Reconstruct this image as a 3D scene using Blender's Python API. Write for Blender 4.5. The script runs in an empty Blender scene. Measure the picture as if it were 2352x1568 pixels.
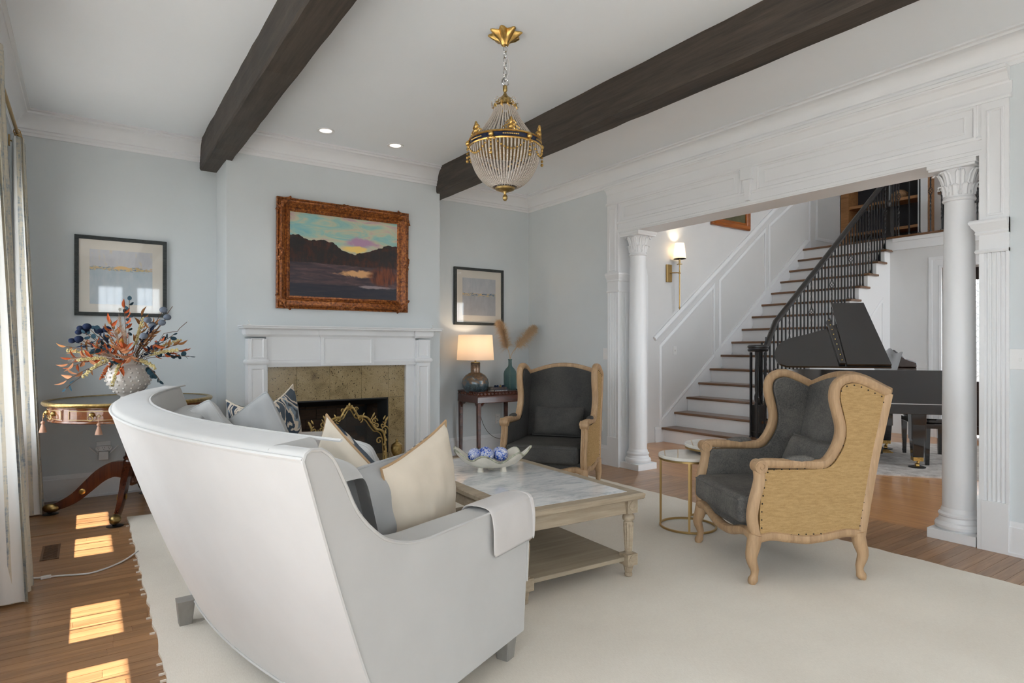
import bpy, bmesh, math, random
from mathutils import Vector, Matrix
random.seed(7)
D = bpy.data
SC = bpy.context.scene
COL = SC.collection
R = math.radians
cos, sin, pi = math.cos, math.sin, math.pi

# ------------------------------------------------------------------ camera, sky, sun, exposure
cam = D.objects.new('camera', D.cameras.new('camera'))
COL.objects.link(cam)
cam.location = (0, 0, 1.22)
cam.rotation_euler = (R(90), 0, R(-34.68))
cam.data.sensor_width = 36.0
cam.data.lens = 36.0 * 1412.0 / 2352.0
cam.data.shift_y = (799.3 - 784.0) / 2352.0
cam.data.clip_start = 0.02
cam.data.clip_end = 200
SC.camera = cam

SKY = 5.0
SUN = 13.0
EXPO = 0.72
world = D.worlds.new('world')
SC.world = world
world.use_nodes = True
bg = world.node_tree.nodes['Background']
bg.inputs[0].default_value = (0.84, 0.915, 0.98, 1)
bg.inputs[1].default_value = SKY
sun = D.objects.new('sun', D.lights.new('sun', 'SUN'))
COL.objects.link(sun)
sun.data.energy = SUN
sun.data.angle = R(0.6)
sun.data.color = (1.0, 0.90, 0.76)
TAN = 1.60                                   # tangent of the sun's elevation; it stands square to the window wall
sun.rotation_euler = Vector((1, -0.02, -TAN)).to_track_quat('-Z', 'Y').to_euler()
SC.view_settings.view_transform = 'Standard'
SC.view_settings.look = 'None'
SC.view_settings.exposure = EXPO
SC.view_settings.gamma = 1.0
SC.view_settings.use_curve_mapping = False
SC.cycles.use_denoising = True
SC.cycles.max_bounces = 12
SC.cycles.diffuse_bounces = 7
SC.cycles.glossy_bounces = 5
SC.cycles.transmission_bounces = 10
SC.cycles.transparent_max_bounces = 16
SC.cycles.sample_clamp_indirect = 6.0
SC.cycles.caustics_reflective = False
SC.cycles.caustics_refractive = False

def portal(loc, rot, sx, sy):
    l = D.lights.new('window_portal', 'AREA')
    l.shape = 'RECTANGLE'; l.size = sx; l.size_y = sy
    l.cycles.is_portal = True
    o = D.objects.new('window_portal', l)
    o.location = loc; o.rotation_euler = rot
    COL.objects.link(o)

# ------------------------------------------------------------------ materials
def lin(h):
    h = h.lstrip('#')
    out = []
    for i in (0, 2, 4):
        c = int(h[i:i + 2], 16) / 255
        out.append(c / 12.92 if c <= 0.04045 else ((c + 0.055) / 1.055) ** 2.4)
    return tuple(out) + (1,)

class NT:
    def __init__(s, name):
        s.m = D.materials.new(name); s.m.use_nodes = True
        s.t = s.m.node_tree; s.b = s.t.nodes['Principled BSDF']; s.out = s.t.nodes['Material Output']
    def n(s, typ, **kw):
        nd = s.t.nodes.new(typ)
        for k, v in kw.items():
            if k.startswith('i_'):
                key = k[2:]
                key = int(key) if key.isdigit() else key.replace('_', ' ')
                nd.inputs[key].default_value = v
            else:
                setattr(nd, k, v)
        return nd
    def l(s, a, b): s.t.links.new(a, b)
    def coord(s, kind='Object', scale=(1, 1, 1), rot=(0, 0, 0)):
        if kind == 'World':
            g = s.n('ShaderNodeNewGeometry'); src = g.outputs['Position']
        else:
            g = s.n('ShaderNodeTexCoord'); src = g.outputs[kind]
        mp = s.n('ShaderNodeMapping')
        mp.inputs['Scale'].default_value = scale; mp.inputs['Rotation'].default_value = rot
        s.l(src, mp.inputs['Vector'])
        return mp.outputs['Vector']
    def noise(s, vec, scale, detail=4, rough=.55, dist=0):
        nd = s.n('ShaderNodeTexNoise'); nd.inputs['Scale'].default_value = scale
        nd.inputs['Detail'].default_value = detail; nd.inputs['Roughness'].default_value = rough
        nd.inputs['Distortion'].default_value = dist
        s.l(vec, nd.inputs['Vector']); return nd.outputs['Fac']
    def ramp(s, fac, stops, interp='LINEAR'):
        nd = s.n('ShaderNodeValToRGB'); cr = nd.color_ramp; cr.interpolation = interp
        while len(cr.elements) < len(stops): cr.elements.new(0.5)
        for e, (p, c) in zip(cr.elements, stops):
            e.position = p; e.color = c if len(c) == 4 else tuple(c) + (1,)
        s.l(fac, nd.inputs['Fac']); return nd.outputs['Color']
    def mix(s, fac, a, b, blend='MIX'):
        nd = s.n('ShaderNodeMix', data_type='RGBA', blend_type=blend)
        for sock, v in ((nd.inputs[0], fac), (nd.inputs[6], a), (nd.inputs[7], b)):
            if hasattr(v, 'is_linked') or hasattr(v, 'links'): s.l(v, sock)
            else: sock.default_value = v
        return nd.outputs[2]
    def math(s, op, a, b=0.0, c=0.0):
        nd = s.n('ShaderNodeMath', operation=op)
        for i, v in enumerate((a, b, c)):
            if hasattr(v, 'links'): s.l(v, nd.inputs[i])
            else: nd.inputs[i].default_value = v
        return nd.outputs[0]
    def bump(s, h, strength=.2, dist=.01):
        nd = s.n('ShaderNodeBump'); nd.inputs['Strength'].default_value = strength
        nd.inputs['Distance'].default_value = dist
        s.l(h, nd.inputs['Height']); s.l(nd.outputs[0], s.b.inputs['Normal'])
    def set(s, col=None, rough=None, metal=None, spec=None):
        if col is not None:
            if hasattr(col, 'links'): s.l(col, s.b.inputs['Base Color'])
            else: s.b.inputs['Base Color'].default_value = col
        if rough is not None:
            if hasattr(rough, 'links'): s.l(rough, s.b.inputs['Roughness'])
            else: s.b.inputs['Roughness'].default_value = rough
        if metal is not None: s.b.inputs['Metallic'].default_value = metal
        if spec is not None: s.b.inputs['Specular IOR Level'].default_value = spec
        return s

MATS = {}
def mat(name, col, rough=.5, metal=0, spec=.5, var=.0, vscale=8, bump=0, bscale=200, bdist=.002, sheen=0, coat=0):
    """plain procedural material: colour with soft noise variation and fine relief"""
    if name in MATS: return MATS[name]
    t = NT(name); c = lin(col) if isinstance(col, str) else tuple(col) + (1,)
    if var:
        v = t.noise(t.coord(), vscale, 5)
        lo = tuple(x * (1 - var) for x in c[:3]); hi = tuple(min(1, x * (1 + var)) for x in c[:3])
        t.set(t.ramp(v, [(.3, lo), (.7, hi)]))
    else: t.set(c)
    t.set(None, rough, metal, spec)
    if bump: t.bump(t.noise(t.coord(), bscale, 3), bump, bdist)
    if sheen: t.b.inputs['Sheen Weight'].default_value = sheen; t.b.inputs['Sheen Roughness'].default_value = .4
    if coat: t.b.inputs['Coat Weight'].default_value = coat; t.b.inputs['Coat Roughness'].default_value = .06
    MATS[name] = t.m
    return t.m

def wood_mat(name, light, dark, rough=.4, scale=1.0, axis='X', coord='Object', rnd=0, coat=0, contrast=(.35, .65), bump=.1):
    t = NT(name); sc = {'X': (1.5, 22, 22), 'Y': (22, 1.5, 22), 'Z': (22, 22, 1.5)}[axis]
    vec = t.coord(coord, tuple(x * scale for x in sc))
    if rnd:
        oi = t.n('ShaderNodeObjectInfo'); ad = t.n('ShaderNodeVectorMath', operation='ADD')
        sp = t.n('ShaderNodeCombineXYZ')
        t.l(t.math('MULTIPLY', oi.outputs['Random'], 90.0), sp.inputs[0]); t.l(t.math('MULTIPLY', oi.outputs['Random'], 53.0), sp.inputs[1])
        t.l(vec, ad.inputs[0]); t.l(sp.outputs[0], ad.inputs[1]); vec = ad.outputs[0]
    g = t.noise(vec, 1.0, 7, .62, .6)
    f = t.noise(vec, 5.0, 3, .6, .2)
    h = t.math('MULTIPLY_ADD', f, .35, t.math('MULTIPLY', g, .75))
    colr = t.ramp(h, [(contrast[0], lin(dark)), (contrast[1], lin(light))])
    if rnd:
        hv = t.n('ShaderNodeHueSaturation')
        t.l(t.math('MULTIPLY_ADD', oi.outputs['Random'], rnd, 1 - rnd / 2), hv.inputs['Value'])
        t.l(colr, hv.inputs['Color']); colr = hv.outputs[0]
    t.set(colr, rough)
    if bump: t.bump(h, bump, .002)
    if coat: t.b.inputs['Coat Weight'].default_value = coat; t.b.inputs['Coat Roughness'].default_value = .12
    MATS[name] = t.m
    return t.m

def weave_mat(name, light, dark, s=700, rough=.9, blotch=0.0, sheen=0.0, coord='Object'):
    t = NT(name); vec = t.coord(coord)
    a = t.noise(t.coord(coord, (s, s * .06, s)), 1, 2); b = t.noise(t.coord(coord, (s * .06, s, s * .3)), 1, 2)
    h = t.math('MULTIPLY_ADD', a, .5, t.math('MULTIPLY', b, .5))
    if blotch:
        h2 = t.math('MULTIPLY_ADD', t.noise(vec, 9, 6, .7), blotch, t.math('MULTIPLY', h, 1 - blotch))
    else: h2 = h
    t.set(t.ramp(h2, [(.36, lin(dark)), (.64, lin(light))]), rough, 0, .2)
    t.bump(h, .25, .0015)
    if sheen: t.b.inputs['Sheen Weight'].default_value = sheen
    MATS[name] = t.m
    return t.m

def emit_mat(name, col, strength):
    t = NT(name); t.set(lin(col), .6)
    t.b.inputs['Emission Color'].default_value = lin(col); t.b.inputs['Emission Strength'].default_value = strength
    MATS[name] = t.m
    return t.m

def glass_mat(name, tint=(1, 1, 1, 1), refl=.08, rough=.02):
    t = NT(name); t.t.nodes.remove(t.b)
    tr = t.n('ShaderNodeBsdfTransparent'); tr.inputs[0].default_value = tint
    gl = t.n('ShaderNodeBsdfGlossy'); gl.inputs['Roughness'].default_value = rough
    mx = t.n('ShaderNodeMixShader'); mx.inputs[0].default_value = refl
    t.l(tr.outputs[0], mx.inputs[1]); t.l(gl.outputs[0], mx.inputs[2]); t.l(mx.outputs[0], t.out.inputs[0])
    MATS[name] = t.m
    return t.m

# ------------------------------------------------------------------ mesh builder
class MB:
    def __init__(s): s.v = []; s.f = []
    def add(s, vs, fs):
        o = len(s.v); s.v.extend(tuple(map(float, p)) for p in vs); s.f.extend([i + o for i in f] for f in fs); return s
    def box(s, x0, x1, y0, y1, z0, z1):
        return s.add([(x0, y0, z0), (x1, y0, z0), (x1, y1, z0), (x0, y1, z0), (x0, y0, z1), (x1, y0, z1), (x1, y1, z1), (x0, y1, z1)],
                     [(0, 3, 2, 1), (4, 5, 6, 7), (0, 1, 5, 4), (1, 2, 6, 5), (2, 3, 7, 6), (3, 0, 4, 7)])
    def cbox(s, c, d, rot=None):
        M = rot or Matrix.Identity(3); c = Vector(c); vs = []
        for z in (-.5, .5):
            for x, y in ((-.5, -.5), (.5, -.5), (.5, .5), (-.5, .5)):
                vs.append(c + M @ Vector((x * d[0], y * d[1], z * d[2])))
        return s.add(vs, [(0, 3, 2, 1), (4, 5, 6, 7), (0, 1, 5, 4), (1, 2, 6, 5), (2, 3, 7, 6), (3, 0, 4, 7)])
    def rings(s, rings, closed=False, caps=True, wrap=True):
        n = len(rings[0]); vs = [p for r_ in rings for p in r_]; fs = []; m = len(rings)
        for i in range(m if closed else m - 1):
            a = i * n; b = ((i + 1) % m) * n
            for j in range(n if wrap else n - 1):
                k = (j + 1) % n; fs.append((a + j, a + k, b + k, b + j))
        if caps and not closed and wrap:
            fs.append(tuple(range(n - 1, -1, -1))); fs.append(tuple((m - 1) * n + j for j in range(n)))
        return s.add(vs, fs)
    def tube(s, pts, r, n=8, closed=False, caps=True):
        pts = [Vector(p) for p in pts]; m = len(pts); out = []; prev = None
        for i, p in enumerate(pts):
            if closed: t = pts[(i + 1) % m] - pts[i - 1]
            else: t = pts[min(i + 1, m - 1)] - pts[max(i - 1, 0)]
            if t.length < 1e-9: t = Vector((0, 0, 1))
            t.normalize()
            if prev is None:
                u = Vector((0, 0, 1)).cross(t)
                if u.length < 1e-3: u = Vector((1, 0, 0)).cross(t)
            else: u = prev - t * prev.dot(t)
            u.normalize(); prev = u; w = t.cross(u)
            rr = r[i] if isinstance(r, (list, tuple)) else r
            out.append([p + (u * cos(2 * pi * j / n) + w * sin(2 * pi * j / n)) * rr for j in range(n)])
        return s.rings(out, closed, caps)
    def cyl(s, p0, p1, r0, r1=None, n=16): return s.tube([p0, p1], [r0, r0 if r1 is None else r1], n)
    def lathe(s, prof, c=(0, 0, 0), n=32, a0=0, a1=2 * pi, mod=None):
        full = abs(a1 - a0 - 2 * pi) < 1e-6; out = []
        for (r_, z) in prof:
            row = []
            for j in range(n if full else n + 1):
                a = a0 + (a1 - a0) * j / n; q = r_ * (mod(a, z) if mod else 1)
                row.append((c[0] + q * cos(a), c[1] + q * sin(a), c[2] + z))
            out.append(row)
        return s.rings(out, False, True, full)
    def sweep(s, pts, prof, side=(0, 0, 1), closed=False, caps=True, scale=None):
        """profile (a, b): a along the fixed side vector, b along the in-plane normal"""
        pts = [Vector(p) for p in pts]; side = Vector(side).normalized(); m = len(pts); out = []
        for i, p in enumerate(pts):
            if closed: t0 = pts[i] - pts[i - 1]; t1 = pts[(i + 1) % m] - pts[i]
            else: t0 = pts[i] - pts[i - 1] if i else pts[1] - pts[0]; t1 = pts[i + 1] - pts[i] if i < m - 1 else t0
            n0 = t0.normalized().cross(side); n1 = t1.normalized().cross(side)
            n0.normalize(); n1.normalize(); nn = n0 + n1
            nn = nn / max(.35, 1 + n0.dot(n1)) if nn.length > 1e-6 else n0
            k = scale[i] if scale else 1
            out.append([p + side * a * k + nn * b * k for a, b in prof])
        return s.rings(out, closed, caps)
    def prism(s, poly, fn, t0, t1):
        n = len(poly); vs = [fn(a, b, t0) for a, b in poly] + [fn(a, b, t1) for a, b in poly]
        fs = [tuple(range(n - 1, -1, -1)), tuple(range(n, 2 * n))] + [(i, (i + 1) % n, n + (i + 1) % n, n + i) for i in range(n)]
        return s.add(vs, fs)
    def grid(s, fn, nu, nv, cu=False, cv=False):
        vs = [fn(i / (nu if cu else nu - 1), j / (nv if cv else nv - 1)) for i in range(nu) for j in range(nv)]
        fs = []
        for i in range(nu if cu else nu - 1):
            for j in range(nv if cv else nv - 1):
                a = i * nv + j; b = ((i + 1) % nu) * nv + j; c = ((i + 1) % nu) * nv + (j + 1) % nv; d = i * nv + (j + 1) % nv
                fs.append((a, b, c, d))
        return s.add(vs, fs)
    def ball(s, c, r, n=10, m=None, sc=(1, 1, 1), rot=None):
        m = m or n; rows = []; c = Vector(c)
        for i in range(1, m):
            t = pi * i / m
            row = []
            for j in range(n):
                a = 2 * pi * j / n; p = Vector((r * sc[0] * sin(t) * cos(a), r * sc[1] * sin(t) * sin(a), r * sc[2] * cos(t)))
                row.append(c + (rot @ p if rot else p))
            rows.append(row)
        o = len(s.v); s.rings(rows, False, False)
        k = len(s.v); e = Vector((0, 0, r * sc[2])); e = rot @ e if rot else e
        s.v += [tuple(c + e), tuple(c - e)]; L = o + (m - 2) * n
        for j in range(n):
            s.f.append([o + (j + 1) % n, o + j, k]); s.f.append([L + j, L + (j + 1) % n, k + 1])
        return s
    def xf(s, M):
        s.v = [tuple(M @ Vector(p)) for p in s.v]; return s
    def mesh(s, name, m, smooth=True, ang=40):
        me = D.meshes.new(name); me.from_pydata(s.v, [], s.f)
        me.materials.append(MATS[m] if isinstance(m, str) else m)
        bm = bmesh.new(); bm.from_mesh(me); bmesh.ops.recalc_face_normals(bm, faces=bm.faces); bm.to_mesh(me); bm.free()
        if smooth:
            me.polygons.foreach_set('use_smooth', [True] * len(me.polygons)); me.set_sharp_from_angle(angle=R(ang))
        return me
    def build(s, name, m, parent=None, smooth=True, ang=40, bev=0, sub=0, seg=2, label=None, kind=None):
        o = link(name, s.mesh(name, m, smooth, ang), parent)
        if bev:
            b = o.modifiers.new('bevel', 'BEVEL'); b.width = bev; b.segments = seg; b.limit_method = 'ANGLE'; b.angle_limit = R(35)
            b.harden_normals = False
        if sub:
            q = o.modifiers.new('sub', 'SUBSURF'); q.levels = sub; q.render_levels = sub
        if label: o['label'] = label
        if kind: o['kind'] = kind
        return o

def link(name, me, parent=None, M=None):
    o = D.objects.new(name, me); COL.objects.link(o)
    if parent: o.parent = parent
    if M is not None: o.matrix_basis = M
    return o
def thing(name, label, cat, loc=(0, 0, 0), rotz=0, group=None):
    o = D.objects.new(name, None); COL.objects.link(o); o.empty_display_size = .05
    o.location = loc; o.rotation_euler = (0, 0, rotz)
    return tag(o, label, cat, group)
def tag(o, label, cat, group=None):
    o['label'] = label; o['category'] = cat
    if group: o['group'] = group
    return o
def struct(o): o['kind'] = 'structure'; return o
def root(name, loc=(0, 0, 0), rotz=0):
    o = D.objects.new(name, None); COL.objects.link(o); o.location = loc; o.rotation_euler = (0, 0, rotz); o.empty_display_size = .05
    return struct(o)
def dup(src, loc, rotz=None, label=None, group=None):
    r_ = src.copy(); COL.objects.link(r_); r_.location = loc
    if rotz is not None: r_.rotation_euler = (0, 0, rotz)
    if label: r_['label'] = label
    if group: r_['group'] = group
    for ch in src.children:
        c = ch.copy(); COL.objects.link(c); c.parent = r_
        for g in ch.children:
            d = g.copy(); COL.objects.link(d); d.parent = c
    return r_
def smooth_path(pts, n=4, closed=False):
    """Catmull-Rom through the points"""
    P = [Vector(p) for p in pts]; m = len(P); out = []
    for i in range(m if closed else m - 1):
        if closed: a, b, c, d = P[i - 1], P[i], P[(i + 1) % m], P[(i + 2) % m]
        else: a, b, c, d = P[max(i - 1, 0)], P[i], P[i + 1], P[min(i + 2, m - 1)]
        for k in range(n):
            t = k / n
            out.append(.5 * ((2 * b) + (c - a) * t + (2 * a - 5 * b + 4 * c - d) * t * t + (3 * b - a - 3 * c + d) * t ** 3))
    if not closed: out.append(P[-1])
    return out
def sp2(pts, n=4, closed=False): return [(p.x, p.y) for p in smooth_path([(a, b, 0) for a, b in pts], n, closed)]
def moulding(mb, path, prof, closed=False, right=True, z0=0):
    """sweep a wall profile (out from wall, z) along a plan path, mitred at the corners"""
    P = [Vector((x, y)) for x, y in path]; m = len(P); rings = []
    for i in range(m):
        t0 = (P[i] - P[i - 1]).normalized() if (i or closed) else (P[1] - P[0]).normalized()
        t1 = (P[(i + 1) % m] - P[i]).normalized() if (i < m - 1 or closed) else t0
        sg = 1 if right else -1
        n0 = Vector((t0.y, -t0.x)) * sg; n1 = Vector((t1.y, -t1.x)) * sg
        nn = (n0 + n1) / max(.2, 1 + n0.dot(n1))
        rings.append([(P[i].x + nn.x * a, P[i].y + nn.y * a, z0 + z) for a, z in prof])
    return mb.rings(rings, closed, True)
def rrect(w, h, r, n=3):
    out = []
    for cx, cy, a in ((w / 2 - r, h / 2 - r, 0), (-w / 2 + r, h / 2 - r, 90), (-w / 2 + r, -h / 2 + r, 180), (w / 2 - r, -h / 2 + r, 270)):
        for k in range(n + 1): out.append((cx + r * cos(R(a + 90 * k / n)), cy + r * sin(R(a + 90 * k / n))))
    return out
def circ(r, n=8): return [(r * cos(2 * pi * k / n), r * sin(2 * pi * k / n)) for k in range(n)]
def Rz(a): return Matrix.Rotation(a, 4, 'Z')
def T(*p): return Matrix.Translation(Vector(p))
# ------------------------------------------------------------------ shared materials
mat('wall_blue', (.635, .675, .690), .75, var=.015, vscale=3, bump=.05, bscale=300, bdist=.001)
mat('wall_grey', (.665, .665, .66), .75, var=.015, vscale=3, bump=.05, bscale=300, bdist=.001)
mat('trim_white', (.78, .79, .80), .38, var=.01, vscale=4)
mat('ceiling_white', (.845, .88, .91), .85, var=.01, vscale=2)
mat('white_plastic', (.75, .75, .74), .35)
mat('dark_slot', (.02, .02, .02), .6)
mat('black_iron', (.012, .012, .013), .38, spec=.5, var=.2, vscale=30)
mat('gold', (.62, .40, .13), .28, metal=1, var=.25, vscale=60)
mat('old_brass', (.42, .30, .12), .35, metal=1, var=.35, vscale=50)
mat('satin_brass', (.50, .34, .14), .36, metal=1)
mat('dark_bronze', (.06, .05, .04), .45, metal=.6)
mat('chrome', (.6, .6, .6), .2, metal=1)
glass_mat('window_glass')
wood_mat('oak_plank', '#b18860', '#7d5636', .34, 1.0, 'X', 'World', rnd=.32, contrast=(.30, .72), coat=.25)
wood_mat('beam_wood', '#4d433a', '#1c1815', .62, .8, 'Y', 'World', contrast=(.32, .74), bump=.35)
wood_mat('tread_wood', '#7a5433', '#4a3222', .3, 1.0, 'Y', 'World', coat=.3)
wood_mat('mahogany', '#5a2a18', '#2c120a', .25, 1.0, 'X', coat=.5)

def oak_foyer():
    t = NT('oak_foyer')
    vec = t.coord('World', (1, 1, 1), (0, 0, R(90)))
    br = t.n('ShaderNodeTexBrick'); t.l(vec, br.inputs['Vector'])
    br.inputs['Scale'].default_value = 1; br.inputs['Brick Width'].default_value = 1.1; br.inputs['Row Height'].default_value = .062
    br.inputs['Mortar Size'].default_value = .0012; br.inputs['Color1'].default_value = lin('#c08a55'); br.inputs['Color2'].default_value = lin('#a5713f')
    br.inputs['Mortar'].default_value = lin('#3c2717'); br.offset = .37
    g = t.noise(t.coord('World', (22, 1.6, 22)), 1.0, 7, .6, .5)
    t.set(t.mix(.55, br.outputs['Color'], t.ramp(g, [(.3, lin('#8f5d35')), (.7, lin('#cf9a62'))])), .3)
    t.b.inputs['Coat Weight'].default_value = .3; t.b.inputs['Coat Roughness'].default_value = .12
    MATS['oak_foyer'] = t.m
oak_foyer()

XL, XR, YB, YF, CH = -.48, 4.49, 6.13, -3.0, 3.07      # living room: left, right, back, front walls, ceiling height
CX0, CX1, CY = .971, 2.998, 5.645                       # chimney breast
FX, FY0, FY1, FH = 4.75, -1.6, 5.5, 5.6                 # foyer
OY0, OY1, OZ = 1.449, 4.565, 2.407                      # opening between the two

# ------------------------------------------------------------------ floors
fl = struct(MB().box(XL - .1, FX, YF - .1, YB + .1, -.06, -.004).build('floor', 'oak_plank', smooth=False))
PW = .0622
unit = MB().box(0, 1, .0008, PW - .0008, -.004, 0).mesh('plank', 'oak_plank', False)
def planks(x0, x1, y0, y1, lo, hi):
    k0 = int(y0 / PW); k1 = int(y1 / PW)
    for k in range(k0, k1):
        x = x0 - random.uniform(0, .5)
        while x < x1:
            L = random.uniform(lo, hi); a = max(x, x0); b = min(x + L, x1)
            if b - a > .02:
                link('plank', unit, fl, T(a + .0006, k * PW, 0) @ Matrix.Diagonal((b - a - .0012, 1, 1, 1)))
            x += L
planks(XL, .34, 2.2, 5.02, .55, 1.4)
planks(XL, XR, 5.04, YB, 1.1, 2.4)
planks(3.84, 4.62, 1.0, 5.0, .9, 1.9)
struct(MB().box(FX - .13, 13.2, FY0 - .1, 6.4, -.06, 0).build('floor', 'oak_foyer', smooth=False))

# ------------------------------------------------------------------ ceilings
struct(MB().box(XL - .1, FX, YF - .1, YB + .1, CH, CH + .15).build('ceiling', 'ceiling_white', smooth=False))
struct(MB().box(FX - .26, 13.2, FY0 - .1, 6.4, FH, FH + .1).build('ceiling', 'ceiling_white', smooth=False))

# ------------------------------------------------------------------ living-room walls
b = MB()
b.box(XL - .12, CX0, YB, YB + .12, 0, CH); b.box(CX1, XR + .26, YB, YB + .12, 0, CH)
b.box(CX0, 1.543, CY, YB + .12, 0, CH); b.box(2.423, CX1, CY, YB + .12, 0, CH)
b.box(1.543, 2.423, CY, YB + .12, .742, CH); b.box(1.543, 2.423, CY, YB + .12, 0, .20)
struct(b.build('wall_back', 'wall_blue', smooth=False))
WZ0, WZ1 = .595, 2.45
LW = [(4.30, 5.61, WZ0, WZ1), (2.34, 3.665, WZ0, WZ1), (.30, 1.75, .40, 2.60), (-2.75, -.15, .12, 2.72)]      # left-wall window openings (y from, to, sill, head); last two unseen, enlarged for light
b = MB(); y = YF - .12
for (a, c, z0, z1) in sorted(LW):
    b.box(XL - .12, XL, y, a, 0, CH); b.box(XL - .12, XL, a, c, 0, z0); b.box(XL - .12, XL, a, c, z1, CH); y = c
b.box(XL - .12, XL, y, YB + .12, 0, CH)
struct(b.build('wall_left', 'wall_blue', smooth=False))
FILL_WX = [(.1, 1.4), (2.4, 3.5)]  # unseen window openings behind the camera, sized to set the fill light
b = MB(); x = XL - .12
for (a, c) in FILL_WX:
    b.box(x, a, YF - .12, YF, 0, CH); b.box(a, c, YF - .12, YF, 0, .35); b.box(a, c, YF - .12, YF, 2.6, CH); x = c
b.box(x, FX, YF - .12, YF, 0, CH)
struct(b.build('wall_front', 'wall_blue', smooth=False))
b = MB()
b.box(XR, XR + .13, OY1, YB, 0, CH); b.box(XR, XR + .13, YF, OY0, 0, CH); b.box(XR, XR + .13, OY0, OY1, OZ, CH)
struct(b.build('wall_right', 'wall_blue', smooth=False))
b = MB()
b.box(XR + .13, FX, OY1, 6.4, 0, FH); b.box(XR + .13, FX, YF, OY0, 0, FH); b.box(XR + .13, FX, OY0, OY1, OZ, FH)
struct(b.build('wall_right', 'wall_grey', smooth=False))

# ------------------------------------------------------------------ windows
def window(nm, y0, y1, z0, z1, plane, axis, nx, nz, ncol=2, portal_=True, inward=1):
    """sash window: frame, mullions, sashes with bars, glass; axis 'x' = wall lies in an x plane"""
    r_ = root(nm)
    def bx(m, a0, a1, d0, d1, c0, c1):
        if axis == 'x': m.box(plane + d0, plane + d1, a0, a1, c0, c1)
        else: m.box(a0, a1, plane + d0, plane + d1, c0, c1)
    f = MB(); t = .05
    bx(f, y0, y0 + t, -.10, .015, z0, z1); bx(f, y1 - t, y1, -.10, .015, z0, z1)
    bx(f, y0 + t, y1 - t, -.10, .015, z1 - t, z1); bx(f, y0 + t, y1 - t, -.10, .015, z0, z0 + .03)
    bx(f, y0 - .09, y0, 0, .02, z0 - .02, z1 + .09); bx(f, y1, y1 + .09, 0, .02, z0 - .02, z1 + .09); bx(f, y0 - .09, y1 + .09, 0, .025, z1, z1 + .1)
    f.build('window_frame', 'trim_white', r_, smooth=False)
    s = MB(); bx(s, y0 - .11, y1 + .11, -.02, .06, z0 - .05, z0 - .018); s.build('window_sill', 'trim_white', r_, smooth=False)
    W = (y1 - y0 - 2 * t); gap = .165 if ncol > 1 else 0; w = (W - gap * (ncol - 1)) / ncol
    for c in range(ncol):
        a = y0 + t + c * (w + gap)
        if c: 
            m = MB(); bx(m, a - gap, a, -.10, .01, z0 + .03, z1 - t); m.build('mullion', 'trim_white', r_, smooth=False)
        s = MB(); st = .055
        bx(s, a, a + st, -.07, -.03, z0 + .03, z1 - t); bx(s, a + w - st, a + w, -.07, -.03, z0 + .03, z1 - t)
        bx(s, a + st, a + w - st, -.07, -.03, z0 + .03, z0 + .06); bx(s, a + st, a + w - st, -.07, -.03, z1 - t - st, z1 - t)
        gw = w - 2 * st
        for k in range(1, nx):
            q = a + st + gw * k / nx; bx(s, q - .005, q + .005, -.06, -.04, z0 + .06, z1 - t - st)
        gh = z1 - t - st - z0 - .06
        for k in range(1, nz):
            q = z0 + .06 + gh * k / nz; bx(s, a + st, a + w - st, -.06, -.04, q - .008, q + .008)
        so = s.build('sash', 'trim_white', r_, smooth=False)
        g = MB(); bx(g, a + st, a + w - st, -.052, -.048, z0 + .06, z1 - t - st); g.build('pane', 'window_glass', so, smooth=False)
    cy, cz = (y0 + y1) / 2, (z0 + z1) / 2
    if portal_:
        if axis == 'x': portal((plane - .14 * inward, cy, cz), (0, R(-90 * inward), 0), z1 - z0, y1 - y0)
        else: portal((cy, plane - .14 * inward, cz), (R(90 * inward), 0, 0), y1 - y0, z1 - z0)
    return r_
for i, (a, c, z0, z1) in enumerate(LW): window('window_%d' % (i + 1), a, c, z0, z1, XL, 'x', 3, 4, 2 if i < 3 else 3)
for i, (a, c) in enumerate(FILL_WX): window('window_%d' % (i + 5), a, c, .35, 2.6, YF, 'y', 3, 4)
# eaves outside the left wall, which shade the upper part of its windows from the sun, and the ground
struct(MB().box(XL - 1.28, XL - .12, YF - 1, YB + 1, 3.02, 3.12).build('roof', 'trim_white', smooth=False))
mat('bounce_ground', (.50, .485, .47), .9, var=.12, vscale=1.2)  # unseen ground, pale neutral tone picked to bounce daylight onto the ceiling
struct(MB().box(-40, 60, -40, 50, -.5, -.4).build('ground', 'bounce_ground', smooth=False))

# ------------------------------------------------------------------ living-room crown and baseboards
crown = [(0, -.185), (.012, -.185), (.014, -.165), (.022, -.157), (.022, -.14), (.034, -.134), (.036, -.116), (.042, -.094), (.054, -.07), (.072, -.048), (.094, -.034), (.104, -.031), (.106, -.016), (.125, -.012), (.125, 0), (0, 0)]
ring = [(XL, YF), (XL, YB), (CX0, YB), (CX0, CY), (CX1, CY), (CX1, YB), (XR, YB), (XR, YF)]
struct(moulding(MB(), ring, crown, True, True, CH).build('trim_1', 'trim_white', ang=25))
base = [(0, .20), (.007, .20), (.010, .186), (.011, .172), (.017, .166), (.017, .022), (.026, .016), (.026, 0), (0, 0)]
struct(moulding(MB(), [(XL, YF), (XL, YB), (CX0, YB), (CX0, CY), (1.10, CY)], base).build('baseboard_left', 'trim_white', ang=25))
struct(moulding(MB(), [(2.86, CY), (CX1, CY), (CX1, YB), (XR, YB), (XR, 4.712)], base).build('baseboard_back', 'trim_white', ang=25))
struct(moulding(MB(), [(XR, 1.313), (XR, YF)], base).build('baseboard_right', 'trim_white', ang=25))

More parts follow.
